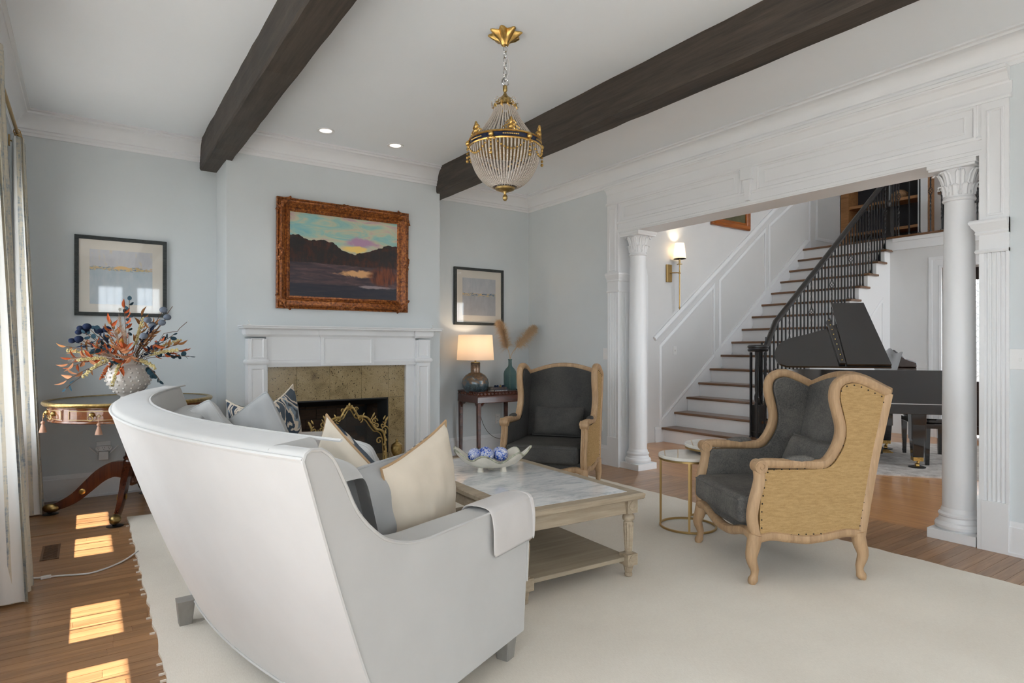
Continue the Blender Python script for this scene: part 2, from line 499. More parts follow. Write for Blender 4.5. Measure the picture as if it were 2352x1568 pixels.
# ------------------------------------------------------------------ cased opening: header, pilasters, columns
H0, H1 = 1.313, 4.712
hd = root('trim_2')
b = MB()
def yprof(m, prof, y0, y1):      # profile (out toward the room, z) along y with square returns
    m.prism(prof, lambda a, z, t: (XR - a, t, z), y0, y1)
yprof(b, [(0, 2.405), (.02, 2.405), (.02, 2.425), (.012, 2.43), (.012, 2.70), (0, 2.70)], OY0, OY1)
b.box(XR - .012, FX + .012, OY0, OY1, 2.395, 2.405)
b.build('fascia', 'trim_white', hd, smooth=False)
b = MB(); yprof(b, [(0, 2.70), (.030, 2.70), (.034, 2.712), (.030, 2.724), (.014, 2.727), (.014, 2.80), (0, 2.80)], H0 - .012, H1 + .012); b.build('astragal', 'trim_white', hd, ang=25)
b = MB(); moulding(b, [(XR, H1), (XR, H0)], [(0, 2.79), (.014, 2.79), (.018, 2.802), (.030, 2.81), (.036, 2.826), (.050, 2.848), (.066, 2.858), (.068, 2.866), (.076, 2.868), (.076, 2.888), (0, 2.888)], False, True)
b.build('cornice', 'trim_white', hd, ang=25)
def panel_frame(m, y0, y1, z0, z1, d0, prof_w=.022, dep=.012, x=None, sgn=-1):
    """raised moulding frame lying on the plane x"""
    x = XR if x is None else x
    pts = [(x + sgn * d0, y0, z0), (x + sgn * d0, y1, z0), (x + sgn * d0, y1, z1), (x + sgn * d0, y0, z1)]
    w = prof_w
    m.sweep(pts, [(0, 0), (dep * .5, 0), (dep, -w * .25), (dep * .8, -w * .6), (dep * .3, -w * .75), (dep * .3, -w), (0, -w)], (sgn, 0, 0), closed=True)
for (a, c) in ((OY0 + .045, 2.955), (3.145, OY1 - .045)):
    b = MB(); panel_frame(b, a, c, 2.515, 2.685, .012, .03, .014); panel_frame(b, a + .05, c - .05, 2.555, 2.645, .012, .012, .006); b.build('panel', 'trim_white', hd, ang=25)
b = MB(); yprof(b, [(.012, 2.488), (.022, 2.488), (.024, 2.5), (.018, 2.51), (.012, 2.51)], OY0, OY1); b.build('bead', 'trim_white', hd, ang=25)
k = MB(); k.prism([(3.00, 2.60), (3.10, 2.60), (3.10, 2.70), (3.00, 2.70)], lambda y, z, t: (XR - t, y, z), .012, .058)
k.prism([(3.032, 2.43), (3.068, 2.43), (3.085, 2.60), (3.015, 2.60)], lambda y, z, t: (XR - t, y, z), .012, .042)
k.build('keystone', 'trim_white', hd, bev=.003, smooth=False)

def pilaster(idx, y0, y1):
    r_ = root('trim_%d' % idx); w = y1 - y0; n = 5
    def bx(m, o, z0, z1, ex=0): m.box(XR - o, XR, y0 - ex, y1 + ex, z0, z1)
    m = MB(); bx(m, .026, 0, .30); m.build('plinth', 'trim_white', r_, smooth=False, bev=.002)
    # fluted shaft
    prof = [(y0, 0), (y0, .02)]; fw = (w - .024) / n
    for k in range(n):
        a = y0 + .012 + k * fw
        for q in range(7): prof.append((a + fw * .1 + fw * .8 * q / 6, .02 - .011 * sin(pi * q / 6)))
    prof += [(y1, .02), (y1, 0)]
    m = MB(); m.prism(prof, lambda y, d, t: (XR - d, y, t), .30, 1.795); m.build('fluted_shaft', 'trim_white', r_, ang=30)
    m = MB(); bx(m, .02, 1.795, 2.70); m.build('frieze', 'trim_white', r_, smooth=False)
    m = MB(); panel_frame(m, y0 + .04, y1 - .04, 2.03, 2.64, .02, .02, .008); m.build('panel', 'trim_white', r_, ang=25)
    # moulded caps wrap onto the jamb
    ja, jb = (y1, OY0) if idx == 4 else (OY1, y0)
    for nm, pr in (('astragal', [(0, 1.795), (.028, 1.795), (.033, 1.805), (.028, 1.816), (0, 1.816)]),
                   ('capital', [(0, 1.905), (.026, 1.905), (.032, 1.915), (.028, 1.925), (.036, 1.94), (.046, 1.952), (.05, 1.965), (.056, 1.972), (.058, 1.985), (.05, 1.995), (0, 1.995)])):
        m = MB()
        if idx == 3: moulding(m, [(XR, y1), (XR, OY1), (FX, OY1)], pr, False, True)
        else: moulding(m, [(FX, OY0), (XR, OY0), (XR, y0)], pr, False, True)
        m.build(nm, 'trim_white', r_, ang=25)
    # jamb lining, fluted like the face
    m = MB(); sg = -1 if idx == 3 else 1; yj = OY1 if idx == 3 else OY0
    m.box(XR - .02, FX + .02, min(yj, yj + sg * .012), max(yj, yj + sg * .012), 0, OZ); m.build('jamb', 'trim_white', r_, smooth=False)
    m = MB()
    for k in range(4):
        a = XR + .03 + k * .055; m.box(a, a + .03, min(yj + sg * .012, yj + sg * .018), max(yj + sg * .012, yj + sg * .018), .30, 1.795)
    m.build('jamb_reeds', 'trim_white', r_, smooth=False, bev=.002)
    m = MB(); m.box(XR - .026, FX + .02, min(yj, yj + sg * .02), max(yj, yj + sg * .02), 0, .30); m.build('jamb_plinth', 'trim_white', r_, smooth=False)
pilaster(3, OY1, H1)
pilaster(4, H0, OY0)

def column(label, cx, cy):
    t = thing('column', label, 'column', (cx, cy, 0), group='round columns of the cased opening')
    MB().box(-.133, .133, -.133, .133, 0, .062).build('plinth', 'trim_white', t, bev=.002, smooth=False)
    MB().lathe([(.0, .062), (.118, .062), (.13, .075), (.132, .092), (.124, .108), (.112, .115), (.112, .122), (.106, .135), (.106, .142), (.113, .15), (.113, .16), (.105, .168), (.099, .172), (.099, .182), (.092, .2)], n=40).build('base', 'trim_white', t, ang=30)
    MB().lathe([(.091, .195), (.091, .8), (.089, 1.3), (.084, 1.8), (.079, 2.165)], n=40).build('shaft', 'trim_white', t)
    MB().lathe([(.079, 2.155), (.088, 2.16), (.091, 2.168), (.088, 2.178), (.083, 2.182), (.083, 2.19)], n=40).build('necking', 'trim_white', t, ang=30)
    cp = MB().lathe([(.078, 2.188), (.080, 2.23), (.084, 2.28), (.095, 2.33), (.112, 2.352), (.112, 2.358)], n=32).build('capital', 'trim_white', t)
    # acanthus leaves: ribbed blades that curl outward at the tip
    def leaf(z0, h, w, r0, out, curl):
        def fn(u, v):
            a = (u - .5) * 2; s_ = v; ww = w * (1 - .75 * max(0, s_ - .55) ** 1.5 / .3) * (1 + .08 * cos(18 * s_))
            rr = r0 + out * s_ ** 2.6 + .006 * (1 - abs(a)) * (1 + .0 * s_) + .0035 * cos(a * 9)
            z = z0 + h * min(s_, .86) - (curl * max(0, (s_ - .86)) / .14 * h * .18)
            rr += (.012 if s_ > .86 else 0) * curl
            ang = a * ww
            return (rr * cos(ang), rr * sin(ang), z)
        return MB().grid(fn, 9, 12).mesh('leaf', 'trim_white')
    lo = leaf(2.19, .085, .36, .083, .022, 1); hi = leaf(2.215, .155, .30, .082, .05, .6)
    for m_, ph in ((lo, 0), (hi, pi / 8)):
        for k in range(8): link('leaf', m_, cp, Rz(ph + k * pi / 4))
    m = MB().box(-.135, .135, -.135, .135, 2.368, 2.395); m.box(-.128, .128, -.128, .128, 2.352, 2.37); m.build('abacus', 'trim_white', t, bev=.003, smooth=False)
    return t
column('tall white round column in front of the staircase, near the dark armchair in the corner', 4.622, 4.424)
column('large white round column at the right beside the piano, with leafy capital', 4.606, 1.612)

# ------------------------------------------------------------------ ceiling beams
def beam(label, x0, x1):
    m = MB(); n = 60
    rnd = random.Random(int(x0 * 100))
    off = [(rnd.uniform(-.003, .003), rnd.uniform(-.003, .003), rnd.uniform(-.003, .003)) for _ in range(n + 1)]
    rings = []
    for i in range(n + 1):
        y = YF + (YB - YF - .001) * i / n; a, c, d = off[i]
        rings.append([(x0 + a, y, CH - .001), (x0 + a * .5, y, 2.83), (x0 + .008 + c, y, 2.812 + d), (x1 - .008 + c, y, 2.812 + d), (x1 + c, y, 2.83), (x1 + a, y, CH - .001)])
    m.rings(rings); o = m.build('ceiling_beam', 'beam_wood', smooth=False)
    tag(o, label, 'beam', 'dark ceiling beams')
beam('dark rough timber beam across the ceiling left of the chandelier', .832, 1.024)
beam('dark rough timber beam across the ceiling behind the chandelier', 2.958, 3.142)
def downlight(label, x, y):
    t = thing('recessed_light', label, 'light', (x, y, CH), group='recessed ceiling lights')
    MB().lathe([(.075, 0), (.075, -.006), (.07, -.008), (.056, -.004), (.05, .0)], n=28).build('trim_ring', 'trim_white', t)
    MB().lathe([(.0, -.001), (.05, -.0015)], n=24).build('lens', MATS.get('lens') or emit_mat('lens', '#fff2df', 1.6), t)
    l = D.lights.new('downlight_bulb', 'SPOT'); l.energy = 6; l.spot_size = R(85); l.spot_blend = .8; l.shadow_soft_size = .04; l.color = (1, .93, .82)
    o = D.objects.new('downlight_bulb', l); COL.objects.link(o); o.parent = t; o.location = (0, 0, -.02)
downlight('small round recessed ceiling light near the left beam', 1.673, 5.205)
downlight('small round recessed ceiling light near the chandelier beam', 2.318, 5.223)
# ------------------------------------------------------------------ foyer shell
ax0, ax1, ar, az = 5.02, 5.92, .45, 2.07
poly = [(FX, 0), (ax0, 0), (ax0, az)] + [(5.47 - ar * cos(pi * k / 16), az + ar * sin(pi * k / 16)) for k in range(1, 16)] + [(ax1, az), (ax1, 0), (13.2, 0), (13.2, FH), (FX, FH)]
struct(MB().prism(poly, lambda a, z, t: (a, t, z), FY1, FY1 + .12).build('wall_stair', 'wall_grey', smooth=False))
struct(MB().box(4.9, 6.1, 5.9, 5.96, 0, 2.8).build('wall_niche', 'wall_grey', smooth=False))
b = MB()
ap = [(ax0, 0), (ax0, az)] + [(5.47 - ar * cos(pi * k / 20), az + ar * sin(pi * k / 20)) for k in range(1, 20)] + [(ax1, az), (ax1, 0)]
b.sweep([(a, FY1, z) for a, z in ap], [(0, 0), (0, .1), (.03, .1), (.032, .085), (.02, .07), (.02, .04), (.012, .03), (.012, 0)], (0, -1, 0))
struct(b.build('trim_5', 'trim_white', ang=25))
struct(MB().box(FX, 11.1, FY0 - .1, FY0, 0, .5).box(FX, 11.1, FY0 - .1, FY0, 2.5, 3.1).box(FX, 5.0, FY0 - .1, FY0, .5, 2.5).box(9.4, 11.1, FY0 - .1, FY0, .5, 2.5).box(FX, 5.0, FY0 - .1, FY0, 3.1, FH).box(9.4, 11.1, FY0 - .1, FY0, 3.1, FH).box(5.0, 9.4, FY0 - .1, FY0, 5.2, FH).build('wall_foyer', 'wall_grey', smooth=False))
window('window_7', 5.0, 9.4, .5, 2.5, FY0, 'y', 3, 4, 4)  # unseen window added to bring daylight into the foyer
window('window_8', 5.0, 9.4, 3.1, 5.2, FY0, 'y', 3, 3, 4)  # upper unseen window, also added to brighten foyer and stairs
# wall under the landing with a cased opening to the vestibule, and the vestibule's far wall
LE, LZ, SY = 9.5, 2.82, 4.2
struct(MB().box(9.55, 9.67, 3.70, SY + .06, 0, 2.62).box(9.55, 9.67, FY0, 3.70, 2.47, 2.62).build('wall_vestibule', 'wall_grey', smooth=False))
c = MB(); c.sweep([(9.55, 3.70, 0), (9.55, 3.70, 2.47), (9.55, FY0 + .2, 2.47)], [(0, 0), (.012, 0), (.016, .04), (.012, .05), (.02, .12), (.03, .135), (.03, .16), (0, .16)], (-1, 0, 0))
c.box(9.56, 9.67, 3.685, 3.70, 0, 2.47)
struct(c.build('trim_6', 'trim_white', ang=25))
struct(MB().box(10.1, 10.2, FY0, 3.02, 0, 2.62).box(10.1, 10.2, 3.42, 3.79, 0, 2.62).box(10.1, 10.2, 4.62, 5.5, 0, 2.62).box(10.1, 10.2, 3.79, 4.62, 2.07, 2.62).box(10.1, 10.2, 3.02, 3.42, 2.34, 2.62).build('wall_vestibule', 'wall_grey', smooth=False))
struct(moulding(MB(), [(10.1, 5.5), (10.1, FY0)], [(0, 2.62), (0, 2.52), (.012, 2.52), (.02, 2.55), (.05, 2.59), (.06, 2.62)]).build('trim_7', 'trim_white', ang=25))
struct(MB().box(9.67, 9.99, FY0, SY, 2.60, 2.62).build('ceiling', 'ceiling_white', smooth=False))
# interior panel door with black hinges
dr = root('door_1', (10.1, 3.79, 0))
MB().box(-.0, .04, .01, .82, .01, 2.06).build('door_slab', 'trim_white', dr, smooth=False)
for (a, c_) in ((.12, .37), (.46, .71)):
    for (z0, z1) in ((.2, .72), (.86, 1.55), (1.66, 1.94)):
        m = MB(); panel_frame(m, a, c_, z0, z1, 0, .03, .012, x=0); m.build('door_panel', 'trim_white', dr, ang=25)
for z in (.32, 1.02, 1.72): MB().box(-.012, .0, .0, .03, z - .05, z + .05).build('hinge', 'black_iron', dr, smooth=False)
m = MB(); m.sweep([(10.1, 3.79, 0), (10.1, 3.79, 2.07), (10.1, 4.62, 2.07), (10.1, 4.62, 0)], [(0, 0), (.014, 0), (.02, -.06), (.028, -.08), (.028, -.1), (0, -.1)], (-1, 0, 0)); struct(m.build('trim_8', 'trim_white', ang=25))
# front door sidelight with leaded glass
mat('door_wood', (.025, .012, .008), .35, var=.3, vscale=20)
mat('lead', (.12, .12, .12), .4, metal=.8)
glass_mat('leaded_glass', (.97, .97, .97, 1), .12, .05)
sd_ = root('door_2', (10.1, 3.02, 0))
m = MB().box(0, .06, 0, .05, .02, 2.34).box(0, .06, .35, .40, .02, 2.34).box(0, .06, .05, .35, 2.17, 2.34).box(0, .06, .05, .35, .02, .14).box(.02, .05, .05, .35, .14, .72).box(0, .06, .05, .35, .68, .76)
m.build('door_frame', 'door_wood', sd_, smooth=False, bev=.003)
m = MB().box(-.008, .02, .09, .31, .2, .62); m.build('door_panel', 'door_wood', sd_, smooth=False, bev=.006)
g = MB().box(.028, .034, .05, .35, .76, 2.17).build('pane', 'leaded_glass', sd_, smooth=False)
m = MB(); z = .80
for k in range(9):
    zz = .80 + k * .16
    m.tube([(.026, .06, zz), (.026, .20, zz + .12), (.026, .34, zz)], .004, 5); m.tube([(.026, .06, zz + .12), (.026, .20, zz), (.026, .34, zz + .12)], .004, 5)
for yy in (.1, .2, .3): m.tube([(.026, yy, .76), (.026, yy, 2.17)], .003, 5)
m.build('lead_bars', 'lead', g, kind='stuff')
portal((10.3, 3.22, 1.45), (0, R(90), 0), 1.4, .3)

# ------------------------------------------------------------------ landing, upper wall, bookcase
struct(MB().box(LE + .03, 11.1, FY0, 5.5, 2.62, LZ - .03).build('floor', 'trim_white', smooth=False))
m = MB().box(LE, 11.1, FY0, 5.5, LZ - .03, LZ); struct(m.build('floor', 'tread_wood', smooth=False, bev=.006))
struct(moulding(MB(), [(LE + .03, SY - .05), (LE + .03, FY0)], [(0, 2.74), (.012, 2.74), (.02, 2.77), (.02, 2.79), (0, 2.79)]).build('trim_9', 'trim_white', ang=25))
struct(MB().box(11.1, 11.2, FY0, 6.4, LZ, FH).build('wall_upper', 'wall_grey', smooth=False))
wood_mat('pine', '#a8794c', '#7d5230', .5, 1, 'Y')
mat('shelf_back', (.022, .024, .03), .7)
bc = thing('bookcase', 'built-in wooden bookcase with dark back on the upstairs landing', 'bookcase', (11.02, 4.82, LZ))
MB().box(.02, .07, -.55, .55, 0, 2.1).build('back_panel', 'shelf_back', bc, smooth=False)
for s_ in (-1, 1): MB().box(-.32, .07, min(s_ * .55, s_ * .60), max(s_ * .55, s_ * .60), 0, 2.1).build('side', 'pine', bc, smooth=False)
for s_ in (-1, 1): MB().box(-.345, -.32, min(s_ * .53, s_ * .66), max(s_ * .53, s_ * .66), 0, 2.1).build('stile', 'trim_white' if s_ < 0 else 'pine', bc, smooth=False)
for z in (.30, .76, 1.24, 1.72): MB().box(-.32, .03, -.55, .55, z, z + .045).build('shelf', 'pine', bc, smooth=False)
mat('wicker', (.30, .17, .08), .8, var=.4, vscale=90, bump=.5, bscale=120)
o = MB().lathe([(.0, 0), (.09, 0), (.13, .05), (.12, .1), (.06, .15), (.02, .155)], n=20).build('basket', 'wicker')
o.location = (10.85, 4.62, LZ + .806); tag(o, 'round brown basket on the upstairs bookcase shelf', 'basket')
cn = thing('console_table', 'dark console table edge on the landing, behind the right column', 'table', (10.4, 3.72, LZ))
MB().box(-.2, .2, -.5, .12, .64, .68).build('table_top', 'tread_wood', cn, smooth=False)
MB().box(-.18, .18, -.46, .08, .5, .64).build('apron', 'black_iron', cn, smooth=False)
for sx in (-1, 1):
    for sy in (-.44, .06): MB().box(sx * .15 - .02, sx * .15 + .02, sy - .02, sy + .02, 0, .5).build('leg', 'black_iron', cn, smooth=False)

# ------------------------------------------------------------------ staircase
NX, NR, NZ = 6.17, .245, .188
st = thing('staircase', 'white staircase with brown treads and black iron railing', 'staircase', (0, 0, 0))
tm = MB().box(0, NR + .035, SY - .04, FY1 - .002, -.03, 0).mesh('tread', 'tread_wood', False)
rm = MB().box(.032, .05, SY - .0, FY1 - .002, -NZ, -.03).mesh('riser', 'trim_white', False)
for n in range(1, 16):
    M = T(NX + NR * (n - 1), 0, NZ * n)
    if n < 15 or True:
        o = link('tread', tm, st, M); bv = o.modifiers.new('b', 'BEVEL'); bv.width = .008; bv.segments = 2
    link('riser', rm, st, M)
sk = [(NX + .05, 0)]
for n in range(1, 16): sk += [(NX + .05 + NR * (n - 1), NZ * n - .03), (NX + .05 + NR * n, NZ * n - .03)]
sk = sk[:-1] + [(9.55, NZ * 15 - .03), (9.55, 0)]
MB().prism(sk, lambda a, z, t: (a, t, z), SY, SY + .05).build('stringer', 'trim_white', st, smooth=False)
m = MB(); sl = NZ / NR
m.sweep([(7.2, SY, .25), (9.3, SY, .25), (9.3, SY, .25 + sl * 2.1)], [(0, 0), (.012, 0), (.014, .02), (.006, .04), (0, .04)], (0, -1, 0), closed=True); m.build('stringer_panel', 'trim_white', st, ang=25)
HB, RY = .90, SY + .035
def rz(x): return NZ + (x - NX) * sl + HB
# balusters
def bar_mesh(h, kind):
    m = MB(); w = .0078
    if kind == 0:
        m.box(-w, w, -w, w, 0, h)
    else:
        c0 = h * .56; b0, b1 = c0 - .055, c0 + .055
        for (z0, z1) in ((0, b0 + .008), (b1 - .008, h)):
            n = max(6, int((z1 - z0) / .012)); rings = []
            for i in range(n + 1):
                z = z0 + (z1 - z0) * i / n; a = (z * 26) if (z > .14 and z < h - .06) else .14 * 26
                rings.append([(w * 1.35 * cos(a + pi / 4 + k * pi / 2), w * 1.35 * sin(a + pi / 4 + k * pi / 2), z) for k in range(4)])
            m.rings(rings)
        if kind == 2:
            for k in range(4):
                m.tube([((.004 + .024 * sin(pi * i / 10)) * cos(k * pi / 2 + i * .42), (.004 + .024 * sin(pi * i / 10)) * sin(k * pi / 2 + i * .42), b0 + (b1 - b0) * i / 10) for i in range(11)], .004, 5)
        else: m.box(-w, w, -w, w, b0, b1)
    m.lathe([(.0, 0), (.02, 0), (.02, .012), (.012, .022), (.0, .024)], n=4)
    return m.mesh('baluster', 'black_iron', False)
bi = 0; hs = {}
for n in range(1, 16):
    for k in range(3):
        if n == 1 and k < 2: continue
        dx = .055 + k * NR / 3; x = NX + NR * (n - 1) + dx; h = rz(x) - .03 - NZ * n
        kind = 2 if bi % 6 == 2 else (1 if bi % 6 in () else 0); key = (k, kind); bi += 1
        if key not in hs: hs[key] = bar_mesh(h, kind)
        link('baluster', hs[key], st, T(x, RY, NZ * n))
rail = [(.0, -.034), (.016, -.034), (.02, -.02), (.03, -.01), (.034, .006), (.026, .022), (.01, .03), (0, .032), (-.01, .03), (-.026, .022), (-.034, .006), (-.03, -.01), (-.02, -.02), (-.016, -.034)]
mat('rail_black', (.016, .014, .013), .28, spec=.5, var=.3, vscale=12)
m = MB(); x1 = LE - .02
m.sweep([(6.41, RY, 1.215), (6.55, RY, 1.225)] + [(x, RY, rz(x)) for x in (6.75, 7.0, 8.0, 9.0, x1)], rail, (0, 1, 0)); m.build('handrail', 'rail_black', st)
m = MB(); m.lathe([(0, 1.18), (.10, 1.18), (.112, 1.19), (.115, 1.205), (.105, 1.212), (.105, 1.222), (.115, 1.23), (.115, 1.245), (.1, 1.258), (0, 1.262)], (6.41, RY + .01, 0), 32); m.build('volute', 'rail_black', st, ang=30)
m = MB(); m.box(6.41 - .045, 6.41 + .045, RY - .035, RY + .055, .25, .56); m.box(6.41 - .055, 6.41 + .055, RY - .045, RY + .065, NZ, .25)
m.lathe([(.045, .56), (.03, .59), (.04, .62), (.042, .66), (.03, .70), (.034, .73), (.036, .9), (.03, 1.1), (.034, 1.13), (.036, 1.18)], (6.41, RY + .01, 0), 20); m.build('newel_post', 'rail_black', st, ang=35)
vb = bar_mesh(.985, 0)
for k in range(6):
    a = pi * .15 + k * pi / 3; link('baluster', vb, st, T(6.41 + .088 * cos(a), RY + .01 + .088 * sin(a), NZ))
# landing newel and balustrade
m = MB(); m.box(LE - .005, LE + .085, SY - .03, SY + .06, LZ, LZ + .42); m.box(LE - .015, LE + .095, SY - .04, SY + .07, LZ, LZ + .06)
m.lathe([(.045, .42), (.03, .44), (.045, .47), (.045, .5), (.028, .53), (.036, .56), (.036, .9), (.045, 1.2)], (LE + .04, SY + .015, LZ), 20); m.build('landing_newel', 'rail_black', st, ang=35)
ls = [bar_mesh(1.0, 2), bar_mesh(1.0, 0)]
for k in range(14): link('baluster', ls[0 if k in (0, 3, 4, 7, 10, 13) else 1], st, T(LE + .04, SY - .12 - k * .135, LZ))
m = MB(); m.sweep([(LE + .04, SY + .05, LZ + 1.0), (LE + .04, SY - 2.2, LZ + 1.0)], rail, (1, 0, 0)); m.build('landing_rail', 'rail_black', st)

# wainscot on the stair wall
wn = root('trim_10')
def on_wall(pts, prof, nm, closed=False):
    m = MB(); m.sweep([(a, FY1, z) for a, z in pts], prof, (0, -1, 0), closed=closed); return m.build(nm, 'trim_white', wn, ang=25)
cr = [(0, -.03), (.02, -.03), (.03, -.015), (.034, .01), (.028, .03), (0, .035)]
on_wall([(6.04, 1.34), (9.60, 1.34 + 3.56 * .752), (11.1, 1.34 + 3.56 * .752)], cr, 'chair_rail')
pm = [(0, 0), (.014, 0), (.018, .015), (.012, .03), (.008, .045), (0, .045)]
for (xa, xb, za, zb, zc, zd) in ((6.18, 7.236, .30, 1.11, 2.05, 1.235), (7.411, 8.462, 1.245, 2.045, 2.97, 2.165), (8.609, 9.70, 2.16, 2.99, 3.80, 3.075)):
    on_wall([(xa, za), (xb, zb), (xb, zc), (xa, zd)], pm, 'wall_panel', True)
on_wall([(9.95, 3.05), (10.9, 3.05), (10.9, 3.85), (9.95, 3.85)], pm, 'wall_panel', True)
m = MB().prism([(6.14, 0), (6.22, 0), (9.75, 2.82), (9.75, 2.98), (9.60, 2.98), (6.14, .27)], lambda a, z, t: (a, t, z), FY1 - .012, FY1); m.build('skirt_board', 'trim_white', wn, smooth=False)
struct(moulding(MB(), [(6.05, FY1), (6.16, FY1)], base, False, True).build('baseboard_stair', 'trim_white', ang=25))
def switch(label, M, wide=.07, tall=.115, kind='rocker'):
    t = thing('light_switch' if kind != 'outlet' else 'wall_outlet', label, 'switch' if kind != 'outlet' else 'outlet'); t.matrix_basis = M
    MB().box(-wide / 2, wide / 2, -.006, 0, -tall / 2, tall / 2).build('cover_plate', 'white_plastic', t, bev=.002, smooth=False)
    if kind == 'outlet':
        for z in (-.022, .022):
            g = MB().box(-.016, .016, -.009, -.006, z - .014, z + .014).build('receptacle', 'white_plastic', t, bev=.002, smooth=False)
            s = MB()
            for a in (-.006, .006): s.box(a - .001, a + .001, -.0095, -.0088, z - .002, z + .007)
            s.build('slots', 'dark_slot', g, smooth=False, kind='stuff')
    else:
        n = max(1, int(wide / .06))
        for k in range(n):
            x = (k - (n - 1) / 2) * .045
            MB().box(x - .005, x + .005, -.016, -.006, -.012, .008).build('toggle', 'white_plastic', t, bev=.002, smooth=False)
    return t
switch('white light switch low on the panelled stair wall', T(6.44, FY1 - .001, 1.19))
switch('white light switch on the blue wall left of the fluted pilaster', T(XR - .001, 4.752, 1.16) @ Rz(R(-90)), .075, .12)
switch('white double light switch on the blue wall at the right edge', T(XR - .001, 1.262, 1.155) @ Rz(R(-90)), .115, .12)
switch('white wall outlet behind the corner armchair, beside the fluted pilaster', T(XR - .001, 4.83, .40) @ Rz(R(-90)), kind='outlet')
switch('white wall outlet low on the back wall behind the small mahogany table', T(4.03, YB - .001, .38), kind='outlet')

# wall sconce
sc_ = thing('wall_sconce', 'brass wall sconce with white shade on the stair wall', 'sconce', (6.42, FY1, 0))
MB().box(-.155, -.065, -.03, 0, 2.09, 2.32).build('backplate', 'satin_brass', sc_, bev=.003, smooth=False)
MB().tube([(-.11, -.03, 2.21), (-.05, -.10, 2.21), (0, -.10, 2.21)], .008, 8).ball((0, -.10, 2.21), .016, 10).build('arm', 'satin_brass', sc_)
MB().tube([(0, -.10, 1.76), (0, -.10, 2.32)], .008, 8).lathe([(0, 1.72), (.01, 1.745), (.012, 1.76), (0, 1.77)], (0, -.10, 0), 10).build('stem', 'satin_brass', sc_)
MB().lathe([(0, 2.32), (.035, 2.322), (.035, 2.328), (.012, 2.33), (.012, 2.40), (0, 2.40)], (0, -.10, 0), 20).build('bobeche', 'satin_brass', sc_, ang=30)
def shade_mat(nm, col, e):
    t = NT(nm); t.set(lin(col), .9)
    a = t.n('ShaderNodeBsdfTranslucent'); a.inputs[0].default_value = lin(col)
    x = t.n('ShaderNodeMixShader'); x.inputs[0].default_value = .55
    t.l(t.b.outputs[0], x.inputs[1]); t.l(a.outputs[0], x.inputs[2]); t.l(x.outputs[0], t.out.inputs[0])
    MATS[nm] = t.m
shade_mat('sconce_shade', '#f4efe6', 1); shade_mat('lamp_shade', '#f3e9dd', 1)
def shade(r0, r1, z0, z1, c, parent, m):
    s = MB(); s.lathe([(r0, z0), (r1, z1), (r1 - .003, z1), (r0 - .003, z0), (r0, z0)], c, 40); return s.build('lamp_shade', m, parent)
shade(.082, .058, 2.395, 2.60, (0, -.10, 0), sc_, 'sconce_shade')
def bulb(loc, e, col, r_, parent):
    MB().ball(loc, .022, 12).build('bulb', MATS.get('bulb_glow') or emit_mat('bulb_glow', '#ffe2b8', 6), parent)
    l = D.lights.new('bulb_light', 'POINT'); l.energy = e; l.color = col; l.shadow_soft_size = r_
    o = D.objects.new('bulb_light', l); COL.objects.link(o); o.parent = parent; o.location = (loc[0], loc[1], loc[2] + .05)
bulb((0, -.10, 2.47), 5, (1, .84, .62), .03, sc_)

# ------------------------------------------------------------------ piano
mat('piano_black', (.0045, .004, .004), .06, spec=.6, coat=.6)
mat('piano_brown', (.03, .014, .009), .12, spec=.5, coat=.4)
pn = thing('grand_piano', 'glossy black grand piano with raised lid beside the staircase', 'piano', (6.006, 3.76, 0), R(-52.85))
W = 1.50
plan = sp2([(.10, 0), (.02, .07), (0, .22), (.04, .42), (.16, .58), (.38, .70), (.62, .85), (.82, 1.08), (1.0, 1.33), (1.2, W)], 4) + [(1.56, W), (1.56, 0)]
m = MB().prism(plan, lambda a, d, t: (a, d, t), .665, 1.0); m.build('case', 'piano_black', pn, smooth=False, bev=.004)
m = MB().prism([(.9, .02), (1.58, .02), (1.58, W - .02), (.9, W - .02)], lambda a, d, t: (a, d, t), .56, .665); m.build('keybed', 'piano_black', pn, smooth=False, bev=.004)
m = MB().prism([(p[0], p[1] * 1.0) for p in plan], lambda a, d, t: (a, d - .004, t), .66, .668); m.build('rim_line', 'chrome', pn, smooth=False)
a30 = R(30)
lid = [p for p in plan if p[0] <= 1.07]; lid = [q for q in lid if q != (1.56, 0)]
lid = [(.10, 0)] + [q for q in plan if 0 <= q[0] < 1.06 and q != (.10, 0)] + [(1.066, 1.40), (1.066, 0)]
def tilt(a, d, t): return (a, d * cos(a30) - t * sin(a30), 1.015 + d * sin(a30) + t * cos(a30))
MB().prism(lid, tilt, 0, .02).build('lid', 'piano_black', pn, smooth=False, bev=.002)
MB().prism([(.667, .01), (1.066, .01), (1.066, 1.42), (.72, 1.42)], tilt, .024, .044).build('lid_flap', 'piano_black', pn, smooth=False, bev=.002)
hg = MB().prism([(.60, .02), (.655, .02), (.655, 1.05), (.60, .95)], tilt, .02, .05).build('lid_hinge', 'piano_black', pn, smooth=False, bev=.004)
m = MB()
for k in range(9): p = tilt(.63, .08 + k * .11, .051); m.ball(p, .006, 8, 6)
m.build('screws', 'gold', hg, kind='stuff')
m = MB().grid(lambda u, v: (1.18 + .05 * u, .25 + 1.0 * v, 1.0 + .20 * u * (.8 + .2 * sin(pi * v) + .1 * cos(4 * pi * v))), 8, 24); m.build('music_desk', 'piano_brown', pn)
m = MB().prism([(1.2, 1.0), (1.56, 1.0), (1.56, 1.06), (1.45, 1.1), (1.34, 1.2), (1.27, 1.2), (1.2, 1.1)], lambda a, z, t: (a, t, z), 1.0, 1.06); m.build('cheek_arm', 'piano_brown', pn, smooth=False, bev=.01)
